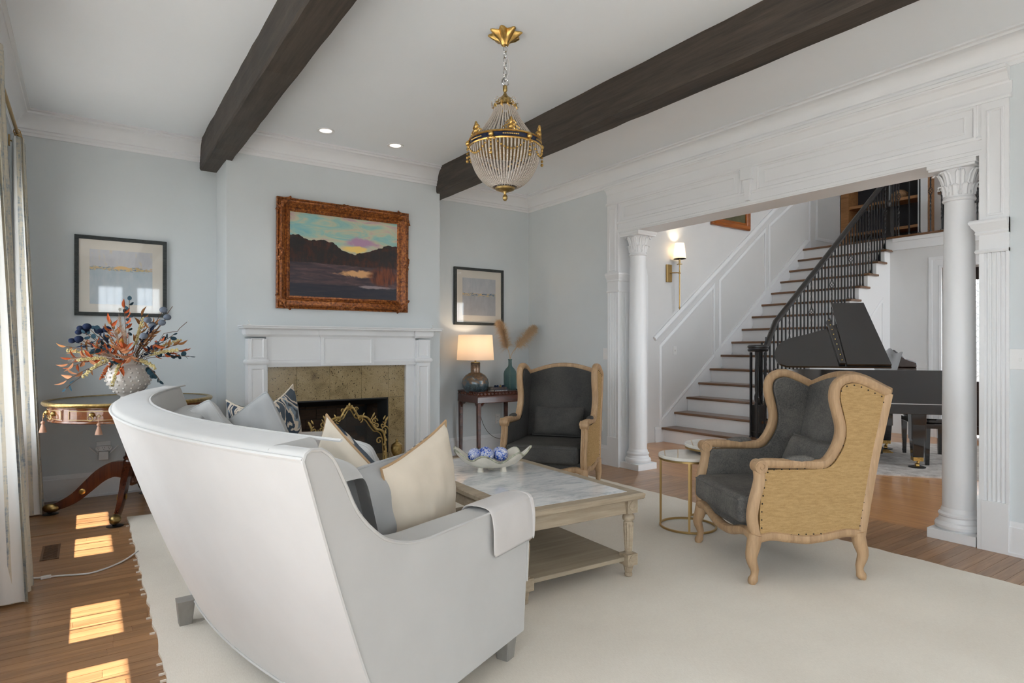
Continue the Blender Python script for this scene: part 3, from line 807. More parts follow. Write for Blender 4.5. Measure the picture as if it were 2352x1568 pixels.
def pleg(p, d):
    m = MB().prism(rrect(.13, .13, .01), lambda a, b_, t: (p + a, d + b_, t), .30, .57)
    m.rings([[(p + a * k, d + b_ * k, z) for a, b_ in rrect(.13, .13, .01)] for z, k in ((.57, 1.05), (.45, 1.0), (.12, .72))])
    lg = m.build('leg', 'piano_black', pn, smooth=False)
    MB().box(p - .045, p + .045, d - .045, d + .045, .08, .12).build('ferrule', 'gold', lg, smooth=False, bev=.003)
    MB().cyl((p - .015, d, .03), (p + .015, d, .03), .026, n=18).cyl((p, d, .03), (p + .02, d + .01, .09), .014).build('caster', 'gold', lg)
    MB().lathe([(0, .0), (.075, 0), (.078, .008), (.06, .014), (.045, .01), (0, .01)], (p, d, .012), 24).build('caster_cup', 'black_iron', lg)
pleg(1.33, .15); pleg(1.33, 1.36); pleg(.30, .42)
m = MB()
for d in (.62, .70, .78, .86): m.box(1.02, 1.045, d - .012, d + .012, .13, .60)
m.build('lyre_posts', 'piano_black', pn, smooth=False)
MB().box(.94, 1.12, .56, .92, .07, .15).build('lyre_box', 'piano_black', pn, smooth=False, bev=.006)
for d in (.66, .74, .82): MB().box(1.12, 1.24, d - .014, d + .014, .07, .082).build('pedal', 'gold', pn, bev=.004, smooth=False)
m = MB().tube([(1.05, .74, .15), (.72, .74, .58)], .008, 6); m.build('lyre_brace', 'black_iron', pn)
def pworld(p, d, z):
    a = R(-52.85); return (6.006 + p * cos(a) - d * sin(a), 3.76 + p * sin(a) + d * cos(a), z)
bn = thing('piano_bench', 'black piano bench standing under the keyboard, half hidden by the column', 'bench', pworld(1.64, .72, .012), R(-52.85))
MB().box(-.20, .20, -.43, .43, .38, .43).build('bench_frame', 'piano_black', bn, smooth=False, bev=.004)
MB().prism(rrect(.38, .84, .03), lambda a, c_, t: (a, c_, t), .43, .48).build('cushion', 'piano_black', bn, bev=.015, smooth=False)
for sx in (-1, 1):
    for sy in (-1, 1):
        MB().rings([[(sx * .175 + a * k, sy * .40 + c_ * k, z) for a, c_ in rrect(.05, .05, .004)] for z, k in ((.38, 1.0), (.0, .7))]).build('leg', 'piano_black', bn, smooth=False)
weave_mat('rug_grey', '#d0cac4', '#9b928b', 30, .95, .75)
r_ = MB().box(.10, 2.9, -.337, 2.0, 0, .012).build('area_rug', 'rug_grey', smooth=False)
r_.location = (6.006, 3.76, 0); r_.rotation_euler = (0, 0, R(-52.85)); tag(r_, 'mottled pale grey rug under the grand piano', 'rug')
r_ = MB().box(5.35, 6.6, .4, 1.98, 0, .01).build('area_rug', mat('rug_white', (.74, .72, .70), .95, bump=.4, bscale=300), smooth=False); tag(r_, 'white rug on the foyer floor behind the right column', 'rug')

# painting on the stair wall
def wood_frame(parent, x0, x1, z0, z1, w, d, m, y=0, prof=None):
    f = MB(); prof = prof or [(0, 0), (d * .6, 0), (d, -w * .2), (d * .8, -w * .5), (d * .45, -w * .7), (d * .5, -w), (0, -w)]
    f.sweep([(x0, y, z0), (x1, y, z0), (x1, y, z1), (x0, y, z1)], prof, (0, -1, 0), closed=True)
    return f.build('frame', m, parent, ang=30)
wood_mat('amber_frame', '#a85f22', '#6a3410', .35, 1, 'X', coat=.3)
sp_ = thing('framed_painting', 'amber wooden framed painting high on the stair wall', 'painting', (7.62, FY1 - .006, 0))
wood_frame(sp_, -.44, .44, 2.95, 3.62, .10, .05, 'amber_frame')
MB().box(-.35, .35, -.014, -.004, 3.04, 3.53).build('canvas', mat('dim_canvas', (.09, .085, .04), .6, var=.5, vscale=5), sp_, smooth=False)
# ------------------------------------------------------------------ fabrics
mat('sofa_velvet', (.50, .495, .485), .85, spec=.25, var=.03, vscale=5, bump=.15, bscale=500, bdist=.0008, sheen=.35)
mat('cushion_grey', (.40, .405, .405), .85, spec=.2, var=.05, vscale=7, bump=.15, bscale=500, bdist=.0008, sheen=.3)
mat('cushion_pale', (.56, .56, .555), .85, spec=.2, var=.05, vscale=7, bump=.15, bscale=400, bdist=.0008, sheen=.3)
mat('arm_cover', (.59, .565, .55), .9, spec=.2, var=.03, vscale=9, bump=.2, bscale=500, bdist=.0008, sheen=.3)
mat('cream_cloth', (.72, .64, .53), .9, spec=.2, var=.04, vscale=8, bump=.25, bscale=450, bdist=.0008)
mat('tan_welt', (.45, .30, .17), .9, spec=.2)
mat('sofa_leg', (.27, .26, .24), .55, var=.1, vscale=20)
def ikat():
    t = NT('ikat'); v = t.coord('Object', (1, 1, 1))
    w = t.noise(v, 3.4, 2, .45, 1.6); e = t.noise(v, 220, 2)
    h = t.math('MULTIPLY_ADD', e, .03, w)
    c = t.ramp(h, [(0, lin('#56606a')), (.405, lin('#d6cabb')), (.455, lin('#3f4c5b')), (.515, lin('#d8ccbd')), (.555, lin('#8795a1')), (.585, lin('#4a5058')), (.655, lin('#d6cabb'))], 'CONSTANT')
    t.set(c, .9, 0, .2); t.bump(e, .25, .001); MATS['ikat'] = t.m
ikat()

# ------------------------------------------------------------------ sofa (curved: swept about a centre on the seat side)
SCx, SCy = 3.94, 3.11
SO = Vector((.95, 3.11, 0))
def S(r_, th, z): return (SCx - r_ * cos(R(th)) - SO.x, SCy - r_ * sin(R(th)) - SO.y, z)
TH0, TH1 = -23.5, 24.5
sofa = thing('sofa', 'long curved light grey velvet sofa with high back', 'sofa', SO)
outer = sp2([(3.548, .11), (3.635, .31), (3.722, .54), (3.79, .74), (3.842, .90), (3.857, .945)], 3)
ribs = outer + [(3.850, .962), (3.835, .970), (3.72, .978), (3.703, .972), (3.695, .955), (3.66, .86), (3.58, .62), (3.50, .40), (3.44, .11)]
def sweep_th(poly, t0, t1, n):
    m = MB(); m.rings([[S(a, t0 + (t1 - t0) * i / n, z) for a, z in poly] for i in range(n + 1)]); return m
AT = 2.2
sweep_th(ribs, TH0 + AT - .1, TH1 - AT + .1, 48).build('back', 'sofa_velvet', sofa, ang=50)
armp = [(2.775, .11), (2.757, .30), (2.745, .50), (2.752, .585), (2.785, .618), (2.84, .626)] + sp2([(2.95, .628), (3.25, .632), (3.42, .636), (3.54, .668), (3.612, .715), (3.678, .785), (3.722, .868), (3.762, .938), (3.80, .967)], 3) + [(3.835, .970), (3.850, .962)] + outer[::-1]
for t0, t1 in ((TH1 - AT, TH1), (TH0, TH0 + AT)):
    sweep_th(armp, t0, t1, 3).build('arm', 'sofa_velvet', sofa, ang=35, bev=.006)
    to = t1 if t1 == TH1 else t0
    for (q, rr) in ((to, .0055),):
        m = MB(); m.tube([S(a, q, z) for a, z in armp[1:]], rr, 6); m.build('piping', 'sofa_velvet', sofa)
m = MB(); m.tube([S(3.857, TH0 + (TH1 - TH0) * i / 60, .950) for i in range(61)], .006, 6); m.build('piping', 'sofa_velvet', sofa)
m = MB(); m.tube([S(3.702, TH0 + .5 + (TH1 - TH0 - 1) * i / 60, .974) for i in range(61)], .005, 6); m.build('piping', 'sofa_velvet', sofa)
m = MB(); m.tube([S(3.552, TH0 + (TH1 - TH0) * i / 60, .113) for i in range(61)], .005, 6); m.build('piping', 'sofa_velvet', sofa)
sweep_th([(2.80, .11), (2.79, .28), (2.80, .30), (3.50, .30), (3.47, .11)], TH0 + AT, TH1 - AT, 40).build('seat_deck', 'sofa_velvet', sofa, ang=40)
def cushion(r0, r1, z0, z1, t0, t1, lean, nm, m_, puff=.03):
    def fn(u, v):
        # u around the section, v along the arc
        n_ = rrect(1, 1, .16, 4); k = u * len(n_) ; i = int(k) % len(n_)
        a, b_ = n_[i]
        e = 1 - (2 * v - 1) ** 8
        pf = 1 + puff * e
        rr = (r0 + r1) / 2 + a * (r1 - r0) * (.6 + .4 * e) * pf + lean * (b_ + .5)
        return S(rr, t0 + (t1 - t0) * v, (z0 + z1) / 2 + b_ * (z1 - z0) * (.85 + .15 * e) * pf)
    return MB().grid(fn, 20, 16, cu=True).build(nm, m_, sofa, sub=1)
cw = (TH1 - TH0 - 2 * AT) / 3
for k in range(3):
    a = TH0 + AT + k * cw
    cushion(2.77, 3.50, .29, .46, a + .1, a + cw - .1, 0, 'seat_cushion', 'cushion_pale')
    cushion(3.36, 3.54, .44, .86, a + .2, a + cw - .2, .10, 'back_cushion', 'cushion_grey' if k == 0 else 'cushion_pale', .06)
for (rr, th) in ((2.83, 23.4), (2.83, -22.3), (3.52, 22.8), (3.52, -21.8), (3.585, 1.2), (2.85, 0)):
    m = MB(); c0 = Vector(S(rr, th, 0)); f = R(th)
    M3 = Matrix.Rotation(f, 3, 'Z')
    m.rings([[c0 + M3 @ Vector((a * k, b_ * k, z)) for a, b_ in rrect(.07, .07, .004)] for z, k in ((.12, 1), (0, .68))]); m.build('leg', 'sofa_leg', sofa, smooth=False)
# arm covers: cloth laid over the front of each arm
def arm_cover(label, ta, tb, drop, seam):
    """cloth over the arm: from the outer side, over the top, down the inner side; and over the front"""
    rg = [(3.03 - .30 * k / 8) for k in range(9)]
    m = MB(); W_ = math.radians(abs(tb - ta)) * 2.9
    sgn = 1 if tb > ta else -1
    path = []                                     # (tangential offset from outer face, z) : outer hem, up, across, down inside
    top = .638
    path += [(-.012, top - drop), (-.016, top - drop * .5), (-.013, top - .05), (-.006, top - .008), (.012, top + .004)]
    path += [(W_ * .5, top + .006), (W_ - .012, top + .004), (W_ + .006, top - .01), (W_ + .012, top - .05), (W_ + .012, top - .15)]
    def pt(r_, off, z): return S(r_, ta + sgn * math.degrees(off / 2.9), z)
    for th_ in (0, .008):
        rings = []
        for r_ in rg + [2.735, 2.728, 2.724]:
            rings.append([pt(r_ if True else 0, o_ * (1 if True else 1), z - (0 if r_ > 2.76 else (.0 if r_ > 2.73 else .004)) + th_ * .4) for o_, z in path])
        # fold down over the front
        for dz in (.03, .09, drop * .8):
            rings.append([pt(2.722, o_, min(z, top - dz) if z > top - drop else z) for o_, z in path])
        break
    m.rings(rings, False, False, False)
    o = m.build('arm_cover', 'arm_cover'); o.location = SO
    s = o.modifiers.new('solid', 'SOLIDIFY'); s.thickness = .007; s.offset = 1
    b_ = o.modifiers.new('sub', 'SUBSURF'); b_.levels = 1; b_.render_levels = 1
    tag(o, label, 'cover', 'loose arm covers on the sofa')
arm_cover('light grey cloth cover draped over the near arm of the sofa', TH1, TH1 - AT, .175, 0)
arm_cover('light grey cloth cover on the far arm of the sofa, by the fire screen', TH0, TH0 + AT, .17, 0)

# ------------------------------------------------------------------ throw pillows
def pillow(name, label, c, phi, lean, roll, w, h, t, mf, mb, welt, group, soft=0.0, wr=.006, seed=0):
    a, b_, q = R(phi), R(lean), R(roll)
    f = Vector((cos(a), sin(a), 0)); z = Vector((0, 0, 1))
    n = f * cos(b_) + z * sin(b_); up = -f * sin(b_) + z * cos(b_); x = up.cross(n)
    X_ = x * cos(q) + up * sin(q); U_ = -x * sin(q) + up * cos(q)
    o = thing(name, label, 'pillow', c, group=group)
    B = Matrix((X_, U_, n)).transposed()
    rnd = random.Random(seed); ph = [rnd.uniform(0, 6) for _ in range(6)]
    def prof(u, v, s):
        p, r_ = 2 * u - 1, 2 * v - 1
        e = max(0, (1 - p ** 2) * (1 - r_ ** 2)) ** .42
        pin = 1 - .07 * (1 - abs(p) ** 3) * abs(r_) ** 3; pin2 = 1 - .07 * (1 - abs(r_) ** 3) * abs(p) ** 3
        cr = 1 - soft * (abs(p) * abs(r_)) ** 4
        wz = wr * e * (sin(7 * p + 5 * r_ + ph[0]) + .7 * sin(11 * r_ - 6 * p + ph[1]) + .5 * sin(17 * p + ph[2]))
        return B @ Vector((p * w / 2 * pin2 * cr, r_ * h / 2 * pin * cr, s * (t / 2 * e + wz * .6)))
    MB().grid(lambda u, v: prof(u, v, 1), 22, 22).build('front_panel', mf, o)
    MB().grid(lambda u, v: prof(u, v, -1), 22, 22).build('back_panel', mb, o)
    N = 14; loop = [(i / N, 0) for i in range(N)] + [(1, i / N) for i in range(N)] + [(1 - i / N, 1) for i in range(N)] + [(0, 1 - i / N) for i in range(N)]
    MB().tube([prof(u, v, 1) for u, v in loop], .005, 6, closed=True).build('piping', welt, o)
    return o
G = 'throw pillows on the sofa'
pillow('throw_pillow', 'large cream pillow with tan piping leaning on the near sofa arm', (1.04, 2.10, .645), 124, 2, -13.7, .47, .47, .15, 'ikat', 'cream_cloth', 'tan_welt', G, seed=1)
pillow('throw_pillow', 'cream pillow standing on its corner, middle of the sofa', (.88, 2.40, .68), 15, 24, 47, .44, .44, .12, 'ikat', 'cream_cloth', 'tan_welt', G, seed=2)
pillow('throw_pillow', 'grey velvet pillow left of the large cream pillow, against the near arm', (.86, 2.05, .635), 118, 8, -2, .44, .42, .16, 'cushion_grey', 'cushion_grey', 'cushion_grey', G, .12, seed=3)
pillow('throw_pillow', 'wrinkled grey velvet pillow tilted behind the sofa back, beside the blue patterned one', (.78, 3.55, .70), 27, 6, -28, .46, .46, .15, 'cushion_grey', 'cushion_grey', 'cushion_grey', G, .08, .01, seed=4)
pillow('throw_pillow', 'blue and cream swirl patterned pillow peaked in front of the fireplace', (1.04, 4.14, .68), 138, 2, -20.4, .46, .46, .14, 'ikat', 'ikat', 'cream_cloth', G, seed=5)
pillow('throw_pillow', 'small blue and cream patterned pillow farthest along the sofa', (.80, 3.80, .685), 10, 20, 5.5, .44, .44, .13, 'ikat', 'ikat', 'cream_cloth', G, seed=6)
pillow('throw_pillow', 'pale wrinkled grey pillow at the far left end of the sofa', (.585, 3.78, .70), 24, 25, -18, .46, .46, .15, 'cushion_pale', 'cushion_pale', 'cushion_pale', G, .08, .012, seed=7)
pillow('throw_pillow', 'pale grey pillow with rounded corner beside the fire screen', (1.13, 3.02, .60), 12, 22, 4, .44, .38, .14, 'cushion_pale', 'cushion_pale', 'cushion_pale', G, .16, seed=8)

# ------------------------------------------------------------------ living-room rug
def rug():
    t = NT('rug_cream'); v = t.coord('World')
    a = t.noise(t.coord('World', (260, 60, 60)), 1, 2); b_ = t.noise(v, 1.3, 4); c_ = t.noise(v, 420, 2)
    h = t.math('MULTIPLY_ADD', a, .25, t.math('MULTIPLY_ADD', b_, .45, t.math('MULTIPLY', c_, .3)))
    t.set(t.ramp(h, [(.36, lin('#ded6ca')), (.62, lin('#efe9de'))]), .95, 0, .1); t.bump(h, .5, .004); MATS['rug_cream'] = t.m
rug()
rg_ = thing('area_rug', 'large plain cream rug under the sofa and coffee table', 'rug', (2.075, 1.9, 0))
def rugf(u, v):
    x = -1.835 + 3.67 * u; y = -3.3 + 6.58 * v
    e = .006 * sin(31 * y + 2 * sin(9 * y)) * (1 if u in (0, 1) else 0)
    return (x + e, y + .008 * sin(23 * x) * (1 if v in (0, 1) else 0), .014)
m = MB().grid(rugf, 30, 90); m.build('pile', 'rug_cream', rg_)
bd = [rugf(i / 29, 0) for i in range(30)] + [rugf(1, j / 89) for j in range(1, 90)] + [rugf(1 - i / 29, 1) for i in range(1, 30)] + [rugf(0, 1 - j / 89) for j in range(1, 89)]
m = MB(); m.rings([[(p[0], p[1], z) for p in bd] for z in (.0005, .014)], False, False); m.build('edge', 'rug_cream', rg_, smooth=False)
m = MB(); rr = random.Random(3)
for k in range(60):
    y = rr.uniform(-1, 3.2); s_ = rr.choice((-1, 1)); x = s_ * 1.835
    m.box(min(x, x + s_ * .02), max(x, x + s_ * .02), y, y + .008, .001, .008)
m.build('loose_threads', 'rug_cream', rg_, smooth=False, kind='stuff')

# ------------------------------------------------------------------ coffee table
wood_mat('washed_wood', '#b3a48e', '#8d7d68', .6, 1, 'X', contrast=(.3, .7))
wood_mat('washed_shelf', '#a89b86', '#8b7e6b', .6, .8, 'X', contrast=(.3, .7))
def marble():
    t = NT('marble'); v = t.coord('Object', (2.2, 7, 1), (0, 0, R(35)))
    a = t.noise(v, 2.2, 8, .7, 1.2); b_ = t.noise(t.coord(), 60, 3)
    t.set(t.ramp(t.math('MULTIPLY_ADD', b_, .12, a), [(.36, lin('#a6acb2')), (.5, lin('#d2d5d8')), (.66, lin('#ebebea'))]), .07, 0, .5); MATS['marble'] = t.m
marble()
CTA = R(-2.6)
ct = thing('coffee_table', 'washed wood coffee table with grey marble top and lower shelf', 'table', (2.06, 3.02, .014), CTA)
hw, hl = .385, .735
m = MB(); m.sweep([(-hw, -hl, .44), (hw, -hl, .44), (hw, hl, .44), (-hw, hl, .44)], [(-.026, 0), (-.02, .006), (0, .008), (.006, .0), (.006, -.07), (-.026, -.07)], (0, 0, 1), closed=True); m.build('top_frame', 'washed_wood', ct, ang=30)
MB().box(-hw + .06, hw - .06, -hl + .06, hl - .06, .42, .4475).build('marble_top', 'marble', ct, smooth=False)
m = MB(); m.sweep([(-hw + .05, -hl + .05, .36), (hw - .05, -hl + .05, .36), (hw - .05, hl - .05, .36), (-hw + .05, hl - .05, .36)], [(.055, .0), (.052, .012), (.03, .006), (.0, .012), (-.02, .014), (-.026, 0), (-.026, -.02), (.055, -.02)], (0, 0, 1), closed=True); m.build('apron', 'washed_wood', ct, ang=30)
flute = lambda n, d: (lambda a, z: 1 - d * abs(sin(a * n / 2)))
lg = MB()
lg.box(-.034, .034, -.034, .034, .34, .415)
lg.lathe([(.022, .34), (.02, .335), (.03, .325), (.033, .312), (.030, .30), (.022, .295), (.026, .285)], n=24)
lg.lathe([(.027, .288), (.028, .27), (.02, .135), (.019, .13)], n=48, mod=flute(12, .14))
lg.lathe([(.02, .132), (.027, .128), (.027, .122)], n=24); lg.box(-.034, .034, -.034, .034, .066, .124)
lg.lathe([(.027, .066), (.03, .06), (.024, .052)], n=24); lg.lathe([(.026, .054), (.017, .018)], n=48, mod=flute(12, .12)); lg.lathe([(.018, .02), (.021, .014), (.02, .004), (.014, 0), (0, 0)], n=24)
lm = lg.mesh('leg', 'washed_wood')
ros = MB().lathe([(.026, 0), (.026, .003), (.018, .0015), (.012, .004), (.0, .005)], n=12, mod=lambda a, z: 1 + .12 * cos(8 * a)).mesh('rosette', 'washed_wood')
for sx in (-1, 1):
    for sy in (-1, 1):
        l_ = link('leg', lm, ct, T(sx * (hw - .055), sy * (hl - .055), 0))
        for z in (.378, .095):
            link('rosette', ros, l_, T(0, -.034, z) @ Matrix.Rotation(R(90), 4, 'X')); link('rosette', ros, l_, T(.034, 0, z) @ Matrix.Rotation(R(90), 4, 'Y'))
MB().box(-hw + .05, hw - .05, -hl + .05, hl - .05, .085, .107).build('shelf', 'washed_shelf', ct, bev=.004, smooth=False)

# shell bowl with patterned balls
mat('shell', (.70, .66, .57), .35, var=.12, vscale=14)
mat('shell_rim', (.36, .36, .27), .25, var=.5, vscale=40)
sb = thing('shell_bowl', 'giant clam shell bowl on the marble coffee table', 'bowl', (2.06, 3.20, .462), R(-28))
def shellp(u, v, off=0):
    a = 2 * pi * u; rip = 1 + .075 * cos(7 * a) * v ** 2
    rr = (.03 + .15 * v ** .7) * rip
    z = .022 + .085 * v ** 1.8 + .022 * v ** 3 * cos(7 * a) + .02 * v ** 2 * cos(a * 2)
    return (1.28 * rr * cos(a), .72 * rr * sin(a), z + off)
o = MB().grid(lambda u, v: shellp(u, v), 84, 12, cu=True).build('shell_body', 'shell', sb)
s = o.modifiers.new('s', 'SOLIDIFY'); s.thickness = .006
MB().tube([shellp(i / 84, 1.0) for i in range(84)], .0055, 6, closed=True).build('rim', 'shell_rim', sb)
MB().grid(lambda u, v: shellp(u, .02 + .01 * v), 24, 2, cu=True).lathe([(0, .024), (.036, .024)], n=20).build('shell_floor', 'shell', sb)
for (x, y) in ((.07, -.035), (-.07, -.03), (.0, .05)): MB().lathe([(.02, .05), (.017, .02), (.02, 0), (0, 0)], (x, y, 0), 14).build('foot', 'shell', sb)
def delft():
    t = NT('delft'); oi = t.n('ShaderNodeObjectInfo'); ad = t.n('ShaderNodeVectorMath', operation='ADD')
    t.l(t.coord(), ad.inputs[0]); t.l(t.math('MULTIPLY', oi.outputs['Random'], 40), ad.inputs[1])
    a = t.noise(ad.outputs[0], 55, 3, .55, 1.5); b_ = t.noise(ad.outputs[0], 25, 2, .5, .8)
    h = t.math('MULTIPLY_ADD', b_, .4, t.math('MULTIPLY', a, .7))
    t.set(t.ramp(h, [(0, lin('#1c3f9c')), (.50, lin('#2c55b5')), (.53, lin('#6f88c4')), (.56, lin('#dcdde0')), (.64, lin('#5e78c0')), (.67, lin('#e2e2e2'))]), .2, 0, .5); MATS['delft'] = t.m
delft()
bm_ = MB().ball((0, 0, 0), .043, 24, 16).mesh('ball', 'delft')
a28 = R(-28)
for (x, y, z, lb) in ((-.105, -.005, .100, 'small blue and white ball at the left end of the shell bowl'), (-.035, .035, .102, 'blue and white floral ball at the back of the shell bowl, second from left'), (-.03, -.04, .106, 'blue and white patterned ball at the front of the shell bowl'), (.05, .03, .100, 'solid blue patched ball at the back right of the shell bowl'), (.058, -.035, .108, 'blue and white flower ball at the front right of the shell bowl')):
    o = link('decorative_ball', bm_); o.location = (2.06 + x * cos(a28) - y * sin(a28), 3.20 + x * sin(a28) + y * cos(a28), .462 + z); o.rotation_euler = (x * 30, y * 40, z * 9)
    tag(o, lb, 'ball', 'blue and white balls in the shell bowl')

# ------------------------------------------------------------------ wing armchairs
wood_mat('bleached_oak', '#bd9d78', '#8f6f50', .55, 1, 'Z', contrast=(.3, .7), bump=.25)
weave_mat('linen', '#b99a6c', '#9f8054', 500, .9)
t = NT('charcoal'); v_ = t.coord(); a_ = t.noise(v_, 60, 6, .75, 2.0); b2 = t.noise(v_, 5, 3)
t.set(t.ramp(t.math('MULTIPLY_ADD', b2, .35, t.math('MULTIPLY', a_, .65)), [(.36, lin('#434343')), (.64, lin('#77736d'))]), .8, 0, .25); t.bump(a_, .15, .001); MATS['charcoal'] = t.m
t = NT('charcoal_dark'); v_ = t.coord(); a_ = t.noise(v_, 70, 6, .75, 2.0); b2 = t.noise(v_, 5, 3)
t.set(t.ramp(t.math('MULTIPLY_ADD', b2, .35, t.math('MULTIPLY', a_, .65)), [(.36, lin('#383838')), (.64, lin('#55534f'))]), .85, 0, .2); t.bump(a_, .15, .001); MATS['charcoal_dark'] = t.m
mat('nail', (.03, .025, .02), .4, metal=.6)
HY = .333
def cx(s): return .286 - s
rail_pts = sp2([(.015, .600), (.06, .612), (.17, .608), (.264, .606), (.345, .600), (.395, .612), (.440, .665), (.472, .735), (.477, .80), (.460, .87), (.443, .945), (.453, 1.005), (.488, 1.037), (.54, 1.047), (.60, 1.033), (.67, 1.002), (.735, .968)], 4)
back_pts = sp2([(.735, .968), (.70, .82), (.648, .59), (.583, .235)], 4)
post_pts = sp2([(.022, .60), (.032, .53), (.004, .42), (-.008, .33), (.012, .235)], 4)
rail_low = sp2([(.012, .225), (.09, .24), (.20, .225), (.297, .216), (.40, .228), (.50, .245), (.583, .235)], 4)
fab = sp2([(.03, .235), (.03, .40), (.055, .56), (.095, .582), (.30, .58), (.40, .588), (.455, .64), (.495, .72), (.50, .80), (.483, .88), (.467, .95), (.478, 1.0), (.51, 1.02), (.56, 1.022), (.62, 1.0), (.72, .955)], 4) + [(.70, .82), (.648, .59), (.575, .235)]
PRF = [(-.024, -.02), (-.012, -.027), (.012, -.027), (.024, -.02), (.027, 0), (.02, .016), (.01, .022), (.004, .016), (-.004, .022), (-.012, .016), (-.022, .02), (-.027, 0)]
def armchair(label, loc, rot, fabric, group):
    t = thing('wing_armchair', label, 'armchair', loc, rot, group)
    for sg in (1, -1):
        y = sg * HY
        for nm, pts, pr in (('frame_rail', rail_pts, PRF), ('back_post', back_pts, PRF), ('front_post', post_pts, PRF), ('side_rail', rail_low, PRF)):
            m = MB(); m.sweep([(cx(s), y, z) for s, z in pts], pr, (0, 1, 0)); m.build(nm, 'bleached_oak', t, ang=45)
        m = MB(); m.cyl((cx(.03), y - .032, .600), (cx(.03), y + .032, .600), .034, n=20)
        for q in (-1, 1):
            m.tube([(cx(.03) + (.028 - .0016 * k) * cos(k * .45), y + q * .033, .600 + (.028 - .0016 * k) * sin(k * .45)) for k in range(16)], .004, 5)
        m.build('scroll', 'bleached_oak', t, ang=45)
        inn = y - sg * .004
        MB().prism(fab, lambda s, z, q: (cx(s), q, z), min(inn, inn + sg * .020), max(inn, inn + sg * .020)).build('outer_panel', 'linen', t, smooth=False, label='tan linen side panel')
        MB().prism(fab, lambda s, z, q: (cx(s), q, z), min(y - sg * .030, y - sg * .005), max(y - sg * .030, y - sg * .005)).build('inner_panel', fabric, t, smooth=False, bev=.008)
        m = MB(); per = [(cx(s), y + sg * .0165, z) for s, z in fab]; per.append(per[0]); acc = 0
        for i in range(len(per) - 1):
            a, b_ = Vector(per[i]), Vector(per[i + 1]); L = (b_ - a).length
            while acc < L:
                p = a + (b_ - a) * (acc / max(L, 1e-6)); c_ = Vector((cx(.3), p.y, .6)); p = p + (c_ - p).normalized() * .012
                m.ball(p, .0042, 6, 4); acc += .042
            acc -= L
        m.build('nailheads', 'nail', t, kind='stuff')
        MB().ball((cx(.25), y, .630), .1, 16, 10, (.85, .26, .22)).build('arm_pad', fabric, t)
        # legs
        for s0, dirn in ((.0, 1), (.583, -1)):
            pts = [(s0 + dirn * .012, .25), (s0 + dirn * .0, .19), (s0 - dirn * .014, .13), (s0 + dirn * .004, .07), (s0 + dirn * .0, .035), (s0 - dirn * .008, .014), (s0 - dirn * .006, 0)]
            pp = smooth_path([(cx(a), y * (1.0 + (.02 if z < .15 else 0)), z) for a, z in pts], 3)
            rr = [.036, .036, .036, .035, .033, .031, .028, .026, .023, .021, .019, .019, .021, .024, .025, .024, .022, .02, .018]
            MB().tube(pp, rr[:len(pp)], 10).build('leg', 'bleached_oak', t)
        m = MB().prism([(cx(.05), .25), (cx(.02), .22), (cx(.10), .225)], lambda a, z, q: (a, q, z), y - .02, y + .02)
    # back: fabric panel and arched crest rail
    cre = [(-HY, .975)] + [(HY * a, .975 + .072 * (1 - a * a) ** 1.3) for a in (-.9, -.75, -.6, -.45, -.3, -.15, 0, .15, .3, .45, .6, .75, .9)] + [(HY, .975)]
    m = MB(); m.sweep([(cx(.742), y, z) for y, z in cre], PRF, (1, 0, 0)); m.build('crest_rail', 'bleached_oak', t, ang=45)
    def bk(u, v, off):
        y = (u - .5) * 2 * (HY - .02); top = .968 + .072 * max(0, 1 - (y / HY) ** 2) ** 1.3; z = .30 + (top - .30) * v
        s = .60 + (z - .30) / .67 * .135
        return (cx(s) + off + (.035 * (1 - (2 * u - 1) ** 4) * sin(pi * min(1, v * 1.0)) if off > 0 else 0), y, z)
    MB().grid(lambda u, v: bk(u, v, .03), 12, 14).build('backrest', fabric, t)
    MB().grid(lambda u, v: bk(u, v, -.022), 8, 8).build('back_panel', 'linen', t)
    # seat cushion, seat rail
    def bxp(x0, x1, y0, y1, z0, z1, bev, nm, mm):
        return MB().box(x0, x1, y0, y1, z0, z1).build(nm, mm, t, bev=bev, seg=5)
    c_ = bxp(cx(.60), cx(-.055), -HY + .036, HY - .036, .29, .435, .035, 'seat_cushion', fabric)
    MB().tube([(cx(.1), -HY + .034, .412), (cx(-.03), -HY + .040, .415), (cx(-.053), -HY + .06, .415), (cx(-.053), HY - .06, .415), (cx(-.03), HY - .040, .415), (cx(.1), HY - .034, .412)], .004, 6).build('piping', fabric, t)
    bxp(cx(.58), cx(.0), -HY + .02, HY - .02, .235, .30, .006, 'seat_rail_cloth', fabric)
    fr = [(-HY, .232), (-.27, .248), (-.2, .235), (-.1, .205), (0, .195), (.1, .205), (.2, .235), (.27, .248), (HY, .232)]
    m = MB(); m.sweep([(cx(.0), y, z) for y, z in [(p.x, p.y) for p in smooth_path([(a, b_, 0) for a, b_ in fr], 3)]], PRF, (1, 0, 0)); m.build('front_rail', 'bleached_oak', t, ang=45)
    m = MB(); m.sweep([(cx(.59), y, .235) for y in (-HY, 0, HY)], PRF, (1, 0, 0)); m.build('rear_rail', 'bleached_oak', t, ang=45)
    return t
def lumbar(label, chair_loc, rot, fabric, s, z, lean):
    c = Vector((cx(s), 0)); co, si = cos(rot), sin(rot)
    p = (chair_loc[0] + c.x * co, chair_loc[1] + c.x * si, z + chair_loc[2])
    pillow('lumbar_pillow', label, p, math.degrees(rot), lean, 0, .46, .27, .13, fabric, fabric, fabric, 'lumbar pillows on the armchairs', .04, .004, int(s * 100))
CA, CB = ((3.226, 2.046, .014), R(151.3)), ((3.225, 4.072, .014), R(216.8))
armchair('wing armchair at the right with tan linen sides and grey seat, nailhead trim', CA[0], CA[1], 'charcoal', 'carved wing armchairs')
armchair('dark charcoal wing armchair in the corner, facing out beside the table lamp', CB[0], CB[1], 'charcoal_dark', 'carved wing armchairs')
